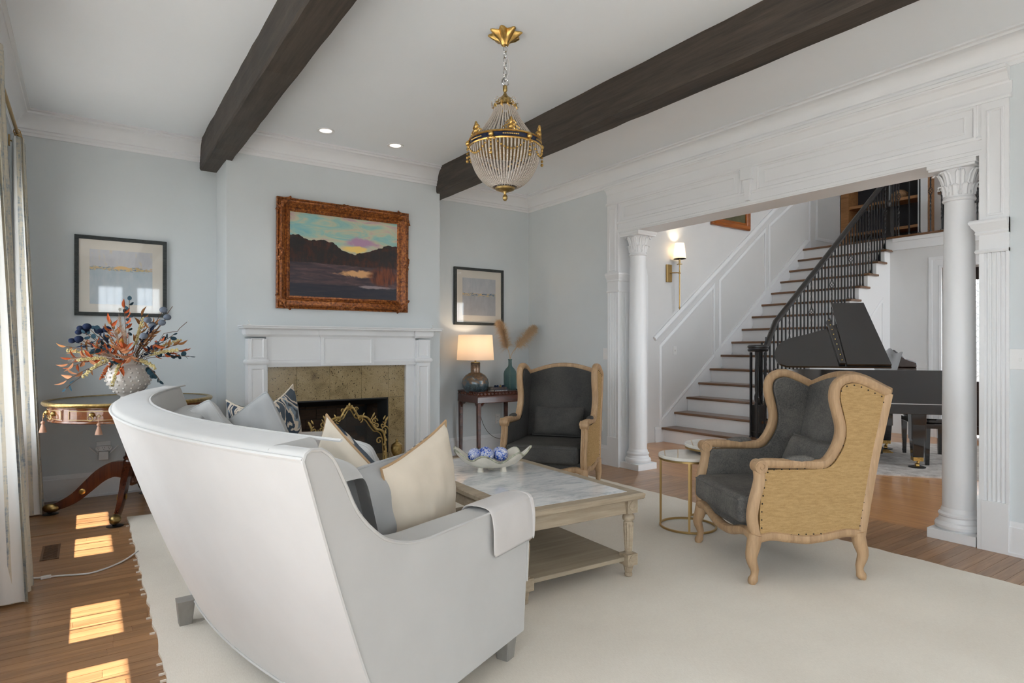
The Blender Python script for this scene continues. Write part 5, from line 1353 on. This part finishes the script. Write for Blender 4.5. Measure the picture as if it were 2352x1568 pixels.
for nm, c in (('leaf_orange', '#c0623a'), ('leaf_tan', '#b07d50'), ('leaf_peach', '#c98e68'), ('leaf_blue', '#2f4a58'), ('leaf_navy', '#1d2b45'), ('stem_brown', '#6a4d38'), ('amaranth_cream', '#cfc08c'), ('amaranth_rust', '#a85a35'), ('plume', '#c9b3a0'), ('pom_grey', '#6f7886'), ('pom_navy', '#1c2742'), ('amaranth_yellow', '#b9863a')):
    mat(nm, c, .85, spec=.2, var=.18, vscale=25, bump=.3, bscale=150)
ER, ED = Vector((.8223, -.569, 0)), Vector((.569, .8223, 0))
MO = Vector((VX, VY, VZ + .29))
fr_ = random.Random(21)
lf = {}
def leafmesh(kind):
    if kind in lf: return lf[kind]
    if kind == 'leaf_blue':
        m = MB().grid(lambda u, v: (v, .42 * (u - .5) * 2 * sin(pi * min(1, max(0, v))) ** .5 * (1 if 0 < v < 1 else .2), .06 * sin(pi * v)), 5, 7)
    else:
        m = MB().grid(lambda u, v: (v, .17 * (u - .5) * 2 * sin(pi * v ** .8) , .10 * abs(u - .5) * 2 * sin(pi * v) - .22 * v * v), 5, 8)
    lf[kind] = m.mesh('leaf', kind); return lf[kind]
def stem_path(a, d, c, L, droop, n=10):
    dr = (ER * a + ED * d + Vector((0, 0, c))); dr.normalize()
    return [MO - Vector((0, 0, .07)) + Vector((dr.x * .05, dr.y * .05, 0)) * min(1, k) + dr * L * k / n + Vector((0, 0, .07 * min(1, k / 2) - droop * (k / n) ** 2)) for k in range(n + 1)]
USED = {}
def where(label, a, d, c):
    """says which stem: by where it reaches out of the vase"""
    h = 'far left' if a < -.86 else 'left' if a < -.42 else 'centre left' if a < -.08 else 'centre' if a < .18 else 'centre right' if a < .48 else 'right' if a < .86 else 'far right'
    v = 'straight up' if c > .95 else 'high' if c > .62 else 'half high' if c > .38 else 'outward' if c > .16 else 'drooping low'
    f = ', front of the bouquet' if d < -.55 else ', behind the others' if d > .15 else ''
    lb = '%s, reaching %s %s%s' % (label, v, h, f)
    k = USED.get(lb, 0); USED[lb] = k + 1
    return lb + (', the longer one' if k else '')
def stem_thing(name, label, path, r_, m_, cat='dried stem', q=None):
    t = thing(name, where(label, *q[:3]) if q else label, cat, path[0], group=label + ' stems')
    P_ = [p - path[0] for p in path]
    MB().tube(P_, r_, 5).build('stem', m_, t); return t, P_
def sprig(kind, label, a, d, c, L, droop, n=7, size=.075):
    t, P_ = stem_thing('leaf_sprig', label, stem_path(a, d, c, L, droop), .0022, 'stem_brown', q=(a, d, c))
    me = leafmesh(kind)
    for k in range(n):
        f = .42 + .58 * k / max(1, n - 1); i = min(len(P_) - 2, int(f * (len(P_) - 1))); p = P_[i].lerp(P_[i + 1], f * (len(P_) - 1) - i) if i < len(P_) - 1 else P_[-1]
        tg = (P_[i + 1] - P_[i]).normalized(); side = tg.cross(Vector((fr_.uniform(-1, 1), fr_.uniform(-1, 1), fr_.uniform(-1, 1)))).normalized()
        x = (tg * (1.2 if k == n - 1 else .55) + side * (.05 if k == n - 1 else .8)).normalized(); y = x.cross(Vector((fr_.uniform(-.5, .5), fr_.uniform(-1, 1), .6))).normalized(); z = x.cross(y)
        s_ = size * fr_.uniform(.75, 1.15)
        link('leaf', me, t, Matrix.Translation(p) @ Matrix((x, y, z)).transposed().to_4x4() @ Matrix.Diagonal((s_, s_, s_, 1)))
for q in ((-.9, .1, .55, .30, .02), (-.75, -.4, .2, .30, .05), (-.95, 0, .15, .36, .10), (.05, -.2, 1, .38, 0), (-.1, -.5, 1, .30, 0), (.35, -.7, .5, .20, .02), (.9, -.3, .6, .30, .02), (.85, .1, .3, .34, .04), (-.3, -.8, .6, .2, .03), (.3, -.9, .15, .2, .10)):
    sprig('leaf_orange', 'burnt orange leaf sprig', *q)
for q in ((-1, -.1, .35, .40, .03), (-.5, .2, .9, .30, 0), (.2, .1, 1, .33, 0), (.55, -.1, .9, .30, 0), (.95, 0, .45, .34, .03), (-.15, -.6, .9, .25, 0), (.4, .4, 1, .28, 0)):
    sprig('leaf_tan', 'tan brown leaf sprig', *q)
for q in ((-.8, -.4, -.1, .32, .10), (.25, -.8, .45, .2, .02), (-.9, -.2, .1, .34, .06), (.5, -.7, .3, .22, .04)):
    sprig('leaf_peach', 'pale peach leaf sprig', *q, size=.08)
for q in ((-.75, -.3, .7, .30, .0), (-.05, .1, 1, .44, 0), (.8, -.3, -.0, .26, .14), (-.85, -.3, -.15, .34, .14), (.95, .1, .2, .38, .05), (.9, -.2, .5, .38, .0), (-.4, -.8, .5, .22, .05), (-.7, .2, .6, .36, 0), (.1, -.9, .3, .18, .08)):
    sprig('leaf_blue', 'dark blue eucalyptus sprig', *q, n=9, size=.042)
for q in ((-.8, -.2, .45, .30, .02), (-.4, -.4, .7, .24, 0), (.75, -.4, .35, .28, .03), (.5, -.2, .6, .28, .0)):
    sprig('leaf_navy', 'navy leaf sprig', *q, n=9, size=.05)
def bumpy(label, mm, a, d, c, L, droop):
    p = stem_path(a, d, c, L, droop, 14); t = thing('amaranthus_stem', where(label, a, d, c), 'dried stem', p[0], group=label + ' stems')
    P_ = [x - p[0] for x in p]; MB().tube(P_[:8], .002, 5).build('stem', 'stem_brown', t)
    m = MB()
    for i in range(5, 14):
        for j in range(9):
            f = fr_.random(); c0 = P_[i].lerp(P_[i + 1], f); m.ball(c0 + Vector((fr_.uniform(-1, 1), fr_.uniform(-1, 1), fr_.uniform(-1, 1))) * .009, .0062, 6, 4)
    m.build('flower_head', mm, t)
for q in ((-1, 0, .3, .42, .05), (-.55, -.8, .3, .26, .20), (.15, -1, .2, .20, .22), (.95, -.2, .35, .40, .06), (.9, -.5, .1, .28, .08), (.35, -.1, 1, .36, .03), (-.6, -.5, .2, .26, .06), (.9, .2, .6, .36, .05)):
    bumpy('cream amaranthus stem', 'amaranth_cream', *q)
bumpy('rust red amaranthus stem', 'amaranth_rust', -.1, -1, .3, .22, .18)
bumpy('mustard yellow amaranthus stem', 'amaranth_yellow', .2, -.7, .9, .22, .02)
def plume_mesh(P_, n, L, spread, rad, rnd):
    m = MB(); N = len(P_) - 1
    for k in range(n):
        f = rnd.uniform(.35, 1) ** .8; i = min(N - 1, int(f * N)); c0 = P_[i].lerp(P_[i + 1], f * N - i); tg = (P_[i + 1] - P_[i]).normalized()
        v_ = tg + Vector((rnd.uniform(-1, 1), rnd.uniform(-1, 1), rnd.uniform(-1, 1))) * spread; v_.normalize(); l_ = L * rnd.uniform(.5, 1) * (1.25 - .7 * f)
        e_ = c0 + v_ * l_ - Vector((0, 0, l_ * l_ * .9)); mid = c0.lerp(e_, .5) + Vector((0, 0, l_ * .08)); s_ = v_.cross(Vector((rnd.uniform(-1, 1), rnd.uniform(-1, 1), 1))).normalized() * rad
        m.add([c0 - s_, c0 + s_, mid + s_ * .8, mid - s_ * .8, e_], [(0, 1, 2, 3), (3, 2, 4)])
    return m
for q in ((-1, .1, .55, .34, .02), (-.9, -.3, .15, .32, .04), (.0, -.3, 1, .32, 0), (.05, -.7, 1, .24, 0), (-.2, -.9, .35, .18, .02), (.2, -.5, .9, .24, 0)):
    t, P_ = stem_thing('feather_grass', 'pale feathery grass plume', stem_path(*q), .0018, 'plume', q=q)
    plume_mesh(P_, 260, .07, .75, .0008, fr_).build('feathers', 'plume', t, kind='stuff', smooth=False)
def pom(label, mm, tips, a, d, c, L):
    t, P_ = stem_thing('pompom_stem', label, stem_path(a, d, c, L, 0), .0022, 'stem_brown', q=(a, d, c))
    for (off, r_) in tips: MB().ball(P_[-1] + Vector(off), r_, 16, 12, (1, 1, .85)).build('pompom', mm, t)
for (a, d, c, L) in ((.62, 0, 1, .43), (.68, 0, .85, .40), (.62, -.1, .72, .36), (.45, -.2, .8, .34), (.42, -.1, .62, .31), (.6, -.5, .55, .30)):
    pom('grey ball flower', 'pom_grey', [((0, 0, 0), .026)], a, d, c, L)
for (a, d, c, L) in ((-.72, -.1, .62, .33), (-.62, -.2, .7, .33), (-.7, -.3, .45, .30), (-.35, 0, .6, .26)):
    pom('navy velvet ball flower', 'pom_navy', [((0, 0, 0), .028), ((-.04, .01, -.012), .022)], a, d, c, L)
for q, lb in (((.9, 0, .75, .5, .05), 'thin curly twig reaching right out of the bouquet'), ((.75, 0, 1.0, .48, .0), 'thin bent twig sticking up at the right of the bouquet')):
    p = stem_path(*q); t = thing('twig', lb, 'twig', p[0]); MB().tube([x - p[0] + Vector((.012 * sin(i * 1.9), 0, .02 * sin(i * 1.3))) for i, x in enumerate(p)], .002, 5).build('stem', 'stem_brown', t)
# ------------------------------------------------------------------ mahogany corner table, lamp, books, bottle
tb = thing('tea_table', 'small dark mahogany table with carved gallery in the right corner', 'table', (3.79, 5.86, 0))
ex, ey = .33, .215
MB().box(-ex, ex, -ey, ey, .685, .70).build('table_top', 'mahogany', tb, smooth=False, bev=.002)
def fret(p0, p1, z0, z1, nm, par):
    m = MB(); p0 = Vector(p0); p1 = Vector(p1); L = (p1 - p0).length; d = (p1 - p0) / L; n = Vector((-d.y, d.x)); n_ = max(2, int(L / .045))
    def bar(a, za, b_, zb, w=.006):
        A_ = p0 + d * a; B_ = p0 + d * b_; m.tube([(A_.x, A_.y, za), (B_.x, B_.y, zb)], w, 4)
    bar(0, z0 + .005, L, z0 + .005); bar(0, z1 - .004, L, z1 - .004, .007)
    for k in range(n_):
        a, b_ = L * k / n_, L * (k + 1) / n_; bar(a, z0, b_, z1, .0045); bar(a, z1, b_, z0, .0045)
    q = n * .002; m.add([(p0.x + q.x, p0.y + q.y, z0), (p1.x + q.x, p1.y + q.y, z0), (p1.x + q.x, p1.y + q.y, z1), (p0.x + q.x, p0.y + q.y, z1)], [(0, 1, 2, 3)])
    m.build(nm, 'mahogany', par)
cs_ = [(-ex, -ey), (ex, -ey), (ex, ey), (-ex, ey)]
for i in range(4): fret(cs_[i], cs_[(i + 1) % 4], .70, .745, 'gallery', tb)
for i in range(4):
    a, b_ = cs_[i], cs_[(i + 1) % 4]; m = MB(); m.box(min(a[0], b_[0]) - .008, max(a[0], b_[0]) + .008, min(a[1], b_[1]) - .008, max(a[1], b_[1]) + .008, .62, .685) if False else None
MB().sweep([(x * .98, y * .97, .655) for x, y in cs_], [(.03, .006), (.028, -.008), (-.034, -.008), (-.034, .006), (-.028, .01)], (0, 0, 1), closed=True).build('apron', 'mahogany', tb, ang=30)
for sx in (-1, 1):
    for sy in (-1, 1):
        x, y = sx * (ex - .022), sy * (ey - .022)
        m = MB().rings([[(x + a * k, y + b_ * k, z) for a, b_ in rrect(.042, .042, .003, 1)] for z, k in ((.65, 1), (.1, .8), (.05, .8), (.04, 1.15), (0, .95))]); l_ = m.build('leg', 'mahogany', tb, smooth=False)
        m = MB()
        for dx, dy in ((-sx, 0), (0, -sy)):
            m.tube([(x + dx * .02, y + dy * .02, .56), (x + dx * .03, y + dy * .03, .60), (x + dx * .075, y + dy * .075, .625)], .008, 6); m.tube([(x + dx * (.045 + .014 * cos(w)), y + dy * (.045 + .014 * cos(w)), .605 + .012 * sin(w)) for w in [2 * pi * i / 10 for i in range(10)]], .004, 5, closed=True)
        m.build('bracket', 'mahogany', l_)
def mottled():
    t = NT('mottled_glaze'); v = t.coord(); a = t.noise(v, 22, 6, .7, .6); sx = t.n('ShaderNodeSeparateXYZ'); t.l(v, sx.inputs[0])
    h = t.math('MULTIPLY_ADD', sx.outputs[2], 1.5, t.math('MULTIPLY', a, .75))
    t.set(t.ramp(h, [(.40, lin('#3d4648')), (.56, lin('#5d6d75')), (.64, lin('#7b6552')), (.76, lin('#a17d5f')), (.9, lin('#6e5a48'))]), .25, .25); t.b.inputs['Coat Weight'].default_value = .4; MATS['mottled_glaze'] = t.m
mottled()
LX, LY = 3.565, 5.87
la = thing('table_lamp', 'table lamp with mottled bronze gourd base and lit white drum shade', 'lamp', (LX, LY, .702))
MB().lathe([(0, 0), (.07, 0), (.085, .006), (.12, .04), (.146, .085), (.152, .13), (.142, .175), (.112, .215), (.075, .24), (.056, .247), (.053, .255), (.053, .345), (.056, .35), (.05, .356), (0, .356)], n=48).build('base', 'mottled_glaze', la, ang=40)
MB().lathe([(0, .354), (.05, .354), (.05, .364), (.01, .366), (.01, .41), (0, .41)], n=20).build('neck_cap', 'satin_brass', la, ang=30)
shade(.207, .19, .385, .665, (0, 0, 0), la, 'lamp_shade')
MB().tube([(-.19, 0, .655), (0, 0, .655), (.19, 0, .655)], .002, 5).tube([(0, -.19, .655), (0, .19, .655)], .002, 5).tube([(0, 0, .40), (0, 0, .66)], .003, 5).build('harp', 'satin_brass', la)
bulb((0, 0, .50), 2.6, (1, .76, .52), .035, la)
cd = thing('lamp_cord', 'thin dark lamp cord hanging behind the small mahogany table', 'cord', (3.74, 6.06, 0))
MB().tube(smooth_path([(-.02, -.02, .69), (-.0, .03, .55), (.06, .04, .36), (.13, .035, .24), (.22, .03, .17), (.34, .02, .13), (.36, .0, .07), (.26, -.02, .012), (.1, -.02, .006)], 5), .0028, 6).build('wire', 'dark_bronze', cd)
mat('book_dark', (.03, .03, .035), .5); mat('book_brown', (.07, .045, .04), .5); mat('pages', (.42, .36, .30), .9); mat('book_white', (.66, .62, .56), .6); mat('book_text', (.5, .5, .5), .6)
def book(label, c, w, d, h, cover, rot, txt=False):
    t = thing('book', label, 'book', c, rot, 'books stacked beside the lamp')
    m = MB().box(-w / 2, w / 2, -d / 2, d / 2, 0, .003).box(-w / 2, w / 2, -d / 2, d / 2, h - .003, h).box(-w / 2, w / 2, -d / 2 - .002, -d / 2 + .002, 0, h); m.build('cover', cover, t, smooth=False)
    MB().box(-w / 2 + .003, w / 2 - .003, -d / 2 + .004, d / 2 - .004, .003, h - .003).build('pages', 'pages', t, smooth=False)
    if txt:
        m = MB(); rr_ = random.Random(5); x = -.09
        while x < .07: q = rr_.uniform(.008, .02); m.box(x, x + q, -d / 2 - .0026, -d / 2 - .0018, h * .35, h * .62); x += q + .005
        m.build('spine_lettering', 'book_text', t, smooth=False, kind='stuff')
BX, BY = 3.80, 5.755
book('white bound book at the bottom of the small stack', (BX, BY, .7025), .215, .15, .030, 'book_white', R(4))
book('dark grey book in the middle of the small stack', (BX - .005, BY, .7335), .20, .14, .030, 'book_dark', R(0), True)
book('dark brown book on top of the small stack', (BX - .018, BY + .004, .7645), .175, .13, .022, 'book_brown', R(-3))
bd_ = thing('bead_garland', 'navy bead garland with two gold beads on the top book', 'garland', (BX - .01, BY - .03, .787))
for k in range(9):
    a = k / 8 * 2 * pi * .85 + 2.6; c = (.055 * cos(a), .028 * sin(a), .011)
    MB().ball(c, .0115, 12, 8).build('bead', 'gold' if k in (3, 6) else 'pom_navy', bd_)
MB().tube([(.03, -.03, .008), (.035, -.05, .0), (.034, -.054, -.03), (.034, -.054, -.055)], .002, 5).build('cord', 'stem_brown', bd_)
MB().lathe([(0, 0), (.006, -.002), (.011, -.03), (0, -.031)], (.034, -.054, -.05), 12).build('tassel', 'pom_navy', bd_)
t = NT('bottle_glass'); t.set((.30, .50, .49, 1), .06); t.b.inputs['Transmission Weight'].default_value = .75; t.b.inputs['IOR'].default_value = 1.25; MATS['bottle_glass'] = t.m
QX, QY = 4.055, 5.90
bo = thing('glass_bottle', 'tall teal glass bottle on the small mahogany table', 'bottle', (QX, QY, .702))
MB().lathe([(0, 0), (.072, 0), (.076, .006), (.076, .22), (.07, .25), (.05, .28), (.026, .305), (.021, .32), (.02, .375), (.025, .38), (.025, .392), (.019, .392), (.016, .375), (.017, .32), (.024, .30), (.046, .276), (.066, .248), (.072, .218), (.072, .008), (0, .006)], n=36).build('glass', 'bottle_glass', bo, ang=40)
m = MB()
for k in range(7): m.tube([(.077 * cos(a), .077 * sin(a), .05 + k * .026) for a in [R(195) + R(75) * j / 10 for j in range(11)]], .0022, 5)
m.build('embossed_lines', 'bottle_glass', bo)
mat('pampas', (.60, .44, .28), .9, spec=.1, var=.12, vscale=10)
for lb, tip, mid in (('pampas grass plume leaning left over the lamp', (-.165, -.03, .80), (-.05, 0, .55)), ('pampas grass plume leaning right in the corner', (.30, -.04, .75), (.11, -.02, .56))):
    t = thing('pampas_grass', lb, 'pampas grass', (QX, QY, .702), group='pampas plumes in the teal bottle')
    P_ = smooth_path([(0, 0, .03), (0, 0, .39), mid, (mid[0] * .4 + tip[0] * .6, tip[1], mid[2] * .35 + tip[2] * .65), tip], 6)
    MB().tube(P_, .003, 6).build('stem', 'pampas', t)
    m = MB(); rn = random.Random(int(tip[0] * 100) + 50); N = len(P_) - 1
    for k in range(2600):
        f = .44 + .56 * rn.random(); i = min(N - 1, int(f * N)); c0 = P_[i].lerp(P_[i + 1], f * N - i); tg = (P_[i + 1] - P_[i]).normalized()
        v_ = tg * .9 + Vector((rn.gauss(0, .45), rn.gauss(0, .45), rn.gauss(-.12, .4))); v_.normalize(); l_ = rn.uniform(.06, .135) * (1 if f < .85 else .75)
        e_ = c0 + v_ * l_ + Vector((0, 0, -l_ * l_ * 2.5)); md = c0.lerp(e_, .5) + Vector((0, 0, l_ * .12)); s_ = v_.cross(Vector((rn.uniform(-1, 1), 1, rn.uniform(-1, 1)))).normalized() * .0011
        m.add([c0 - s_, c0 + s_, md + s_, md - s_, e_], [(0, 1, 2, 3), (3, 2, 4)])
    m.build('plume', 'pampas', t, kind='stuff', smooth=False)

# ------------------------------------------------------------------ chandelier
t = NT('crystal'); t.set((.86, .76, .66, 1), .08); t.b.inputs['Transmission Weight'].default_value = .45; t.b.inputs['IOR'].default_value = 1.5; t.b.inputs['Specular IOR Level'].default_value = .8; MATS['crystal'] = t.m
mat('navy_enamel', (.012, .018, .045), .2)
ch = thing('chandelier', 'empire bead chandelier with gilt ring hanging from the ceiling', 'chandelier', (2.026, 3.0, 0))
star = MB(); star.lathe([(0, CH - .075), (.02, CH - .07), (.03, CH - .05), (.06, CH - .03), (.085, CH - .006), (.085, CH)], n=48, mod=lambda a, z: 1 + (.22 * cos(8 * a)) * (1 if z > CH - .045 else .2)); star.build('ceiling_canopy', 'gold', ch)
def chain_link(z, rot):
    MB().tube([((.012 * cos(w)) * cos(rot), (.012 * cos(w)) * sin(rot), z + .021 * sin(w)) for w in [2 * pi * i / 14 for i in range(14)]], .003, 6, closed=True).build('chain_link', 'chrome', ch)
z = CH - .09; k = 0
while z > 2.80: chain_link(z, k * pi / 2); z -= .034; k += 1
MB().tube([(.022 * cos(w), 0, 2.785 + .022 * sin(w)) for w in [2 * pi * i / 18 for i in range(18)]], .0045, 6, closed=True).build('loop', 'chrome', ch)
MB().tube(smooth_path([(.01, 0, CH - .07), (.012, 0, 2.95), (.03, .0, 2.90), (.028, 0, 2.85), (.006, 0, 2.80)], 5), .0022, 5).build('power_cord', 'white_plastic', ch)
MB().lathe([(.006, 2.768), (.013, 2.76), (.013, 2.735), (.007, 2.725), (.01, 2.715), (.02, 2.70), (.04, 2.685), (.052, 2.665), (.055, 2.645)], n=40, mod=lambda a, z: 1 + (.05 * cos(14 * a) if z < 2.7 else 0)).build('crown_cap', 'old_brass', ch)
m = MB()
for k in range(10):
    a = 2 * pi * k / 10; m.ball((.06 * cos(a), .06 * sin(a), 2.645), .015, 7, 5, (.6, .6, 1.3)); m.tube([(.058 * cos(a), .058 * sin(a), 2.65), (.07 * cos(a), .07 * sin(a), 2.632), (.062 * cos(a + .2), .062 * sin(a + .2), 2.618)], .004, 5)
m.build('crown_leaves', 'gold', ch, kind='stuff')
for k in range(5):
    a = R(200) + k * R(75); m = MB()
    for j in range(10): q = 2 * pi * j / 10; m.ball((.078 * cos(a) + .018 * cos(q) * -sin(a), .078 * sin(a) + .018 * cos(q) * cos(a), 2.655 + .018 * sin(q)), .0042, 6, 4)
    m.ball((.078 * cos(a), .078 * sin(a), 2.655), .006, 6, 5); m.build('crystal_flower', 'crystal', ch)
def strands(fn, n, nb, r_):
    m = MB()
    for k in range(n):
        a = 2 * pi * k / n
        for j in range(nb):
            rr_, z = fn(j / (nb - 1)); m.ball((rr_ * cos(a), rr_ * sin(a), z), r_, 6, 4)
    return m
strands(lambda f: (.062 + .128 * f ** 1.35, 2.63 - .20 * f), 44, 26, .0053).build('bead_tent', 'crystal', ch, kind='stuff')
def bowl(f):
    a = f * 1.28; return (.205 * cos(a) ** .8, 2.385 - .225 * sin(a) ** 1.15)
strands(bowl, 60, 34, .0062).build('bead_bowl', 'crystal', ch, kind='stuff')
MB().lathe([(.198, 2.39), (.214, 2.388), (.217, 2.395), (.212, 2.40)], n=64).lathe([(.212, 2.424), (.217, 2.428), (.214, 2.436), (.198, 2.434)], n=64).build('ring_edge', 'gold', ch, ang=40)
MB().lathe([(.2, 2.392), (.2125, 2.40), (.2125, 2.425), (.2, 2.432)], n=64).build('ring_band', 'navy_enamel', ch)
for k in range(6):
    a0 = R(215) + k * pi / 3; m = MB()
    def rp(b_, z, o_=.218): return (o_ * cos(b_), o_ * sin(b_), z)
    m.ball(rp(a0, 2.412), .016, 10, 8)
    for j in range(13):
        f = j / 12; b_ = a0 + f * pi / 3; zz = 2.405 - .075 * sin(pi * f); oo = .222 - .012 * sin(pi * f); m.ball(rp(b_, zz, oo), .0075 if j % 2 else .006, 7, 5)
    for j in range(5): m.ball(rp(a0, 2.395 - .022 * j, .222), .005 + .0012 * j, 6, 5)
    m.build('garland', 'gold', ch)
    m = MB(); a = a0 + pi / 6
    for s_ in (-1, 1):
        for (da, zz, rr_) in ((.06, 2.455, .014), (.13, 2.448, .012), (.19, 2.442, .01), (.05, 2.475, .012), (.1, 2.468, .01)):
            m.tube([rp(a + s_ * (da + rr_ * 4 * cos(w)), zz + rr_ * sin(w), .212) for w in [2 * pi * i / 9 for i in range(8)]], .0035, 5)
    m.ball(rp(a, 2.485, .212), .014, 8, 6, (.7, .7, 1.6)); m.ball(rp(a, 2.452, .212), .014, 8, 6)
    m.build('crest', 'gold', ch)
    m = MB()
    for j in range(9): m.ball(rp(a + (j - 4) * .05, 2.412, .2135), .0055, 6, 4, (1, 1, .7))
    m.build('leaf_mount', 'gold', ch, kind='stuff')
MB().lathe([(0, 2.14), (.03, 2.142), (.055, 2.152), (.06, 2.162), (.04, 2.168), (0, 2.17)], n=32).lathe([(0, 2.085), (.008, 2.088), (.015, 2.1), (.014, 2.115), (.006, 2.125), (.009, 2.135), (.012, 2.142)], n=18).build('bottom_finial', 'old_brass', ch, ang=40)

# ------------------------------------------------------------------ curtains, rod
def curtain_mat():
    t = NT('curtain'); 
    a = t.noise(t.coord('Object', (30, 9, 4)), 1.0, 6, .75, .3); b_ = t.noise(t.coord('Object', (30, 40, 2)), 1.4, 4, .7); c_ = t.noise(t.coord('Object', (20, 3, 60)), 1.2, 4, .7); w = t.noise(t.coord('Object'), 260, 2)
    h = t.math('MULTIPLY_ADD', a, .5, t.math('MULTIPLY_ADD', b_, .28, t.math('MULTIPLY', c_, .24)))
    h = t.math('MULTIPLY_ADD', w, .05, h)
    t.set(t.ramp(h, [(.36, lin('#59636f')), (.455, lin('#8b949c')), (.50, lin('#aeb1ae')), (.535, lin('#c6c0b0')), (.7, lin('#d0c9b8'))]), .85, 0, .2)
    t.bump(w, .2, .001); MATS['curtain'] = t.m
curtain_mat(); mat('curtain_lining', (.72, .72, .70), .9)
def curtain(label, yc, half_t, half_b, xt, xb, ztop, n, amp, zb=.015):
    t = thing('curtain', label, 'curtain', (0, yc, 0), group='patterned curtain panels')
    def fn(u, v):
        f = 1 - v; y = (2 * u - 1) * (half_t + (half_b - half_t) * f); am = amp * (.65 + .6 * f)
        x = xt + (xb - xt) * f ** 1.3 + am * cos(2 * pi * n * u) + .008 * sin(9 * u + 3 * f)
        return (x, y + .012 * sin(4 * pi * n * u), zb + (ztop - zb) * v)
    o = MB().grid(fn, n * 14 + 1, 14).build('cloth', 'curtain', t)
    MB().grid(lambda u, v: (fn(u, v)[0] - .012, fn(u, v)[1] * 1.01, fn(u, v)[2] + .004 * (1 if v == 0 else 0)), n * 14 + 1, 14).build('lining', 'curtain_lining', t)
    for k in range(n): 
        u = k / n; p = fn(u, 1); MB().tube([(p[0], p[1] + .004, ztop - .01), (-.41, p[1] + .004, ztop + .012)], .003, 5).tube([(-.41 + .02 * cos(w), p[1], ztop + .028 + .02 * sin(w)) for w in [2 * pi * i / 14 for i in range(14)]], .003, 6, closed=True).build('curtain_ring', 'satin_brass', t)
    return t
curtain('blue and cream patterned curtain panel at the left edge, nearer one', 3.93, .19, .22, -.385, -.285, 2.76, 5, .045, .012)
curtain('blue and cream patterned curtain panel in the left corner behind the drum table', 5.76, .125, .16, -.405, -.315, 2.74, 4, .04, .012)
rd = thing('curtain_rod', 'brass curtain rod along the left wall', 'curtain rod', (-.41, 0, 2.77))
MB().tube([(0, 2.0, 0), (0, 5.95, 0)], .011, 10).build('rod', 'satin_brass', rd)
MB().ball((0, 5.97, 0), .022, 12).build('finial', 'satin_brass', rd)
for y in (3.70, 5.90): MB().box(-.07, -.06, y - .015, y + .015, -.04, .04).tube([(-.065, y, 0), (0, y, -.012)], .006, 6).build('bracket', 'satin_brass', rd)

# ------------------------------------------------------------------ small things on floor and wall
wood_mat('vent_wood', '#6e4c33', '#4b3221', .5, 1, 'Y')
fv = thing('floor_vent', 'brown slatted floor vent near the curtain', 'vent', (-.177, 4.59, 0))
MB().box(-.045, .045, -.16, -.145, 0, .004).box(-.045, .045, .145, .16, 0, .004).box(-.045, -.033, -.145, .145, 0, .004).box(.033, .045, -.145, .145, 0, .004).build('frame', 'vent_wood', fv, smooth=False)
MB().box(-.034, .034, -.146, .146, .0002, .0008).build('opening', 'dark_slot', fv, smooth=False)
for k in range(12): MB().box(-.034, .034, -.14 + k * .0242, -.129 + k * .0242, .0008, .0035).build('slat', 'vent_wood', fv, smooth=False)
wc = thing('power_cable', 'white power cable lying on the wood floor beside the rug', 'cable', (0, 4.1, 0))
MB().tube(smooth_path([(-.30, .05, .006), (-.216, .0, .006), (-.10, -.035, .006), (.0, -.075, .006), (.07, -.05, .006), (.13, .0, .006), (.19, .07, .008), (.25, .16, .018)], 5), .0048, 8).build('cable', 'white_plastic', wc)
MB().box(-.2, -.155, -.03, -.008, .001, .016).build('plug', 'white_plastic', wc, bev=.003, smooth=False)
ou = thing('wall_outlet', 'white outlet with plug-in extender and stub antennas under the drum table', 'outlet', (.116, YB - .001, .375))
MB().box(-.05, .05, -.008, 0, -.02, .075).build('cover_plate', 'white_plastic', ou, bev=.003, smooth=False)
m = MB().prism(rrect(.115, .042, .02), lambda a, z, q: (a, q, z + .018), -.04, -.008); ex_ = m.build('extender', 'white_plastic', ou, bev=.003, smooth=False)
m = MB()
for a in (-.038, 0, .038):
    for d in (-.006, .006): m.box(a + d - .0012, a + d + .0012, -.0405, -.0395, .02, .03)
    m.ball((a, -.04, .011), .0025, 6, 4)
m.build('slots', 'dark_slot', ex_, kind='stuff', smooth=False)
MB().box(-.035, .033, -.055, -.008, -.075, -.006).build('repeater', 'white_plastic', ou, bev=.004, smooth=False)
for s_ in (-1, 1): MB().tube([(s_ * .04, -.03, -.03), (s_ * .10, -.03, .035)], .005, 8).build('antenna', 'white_plastic', ou)
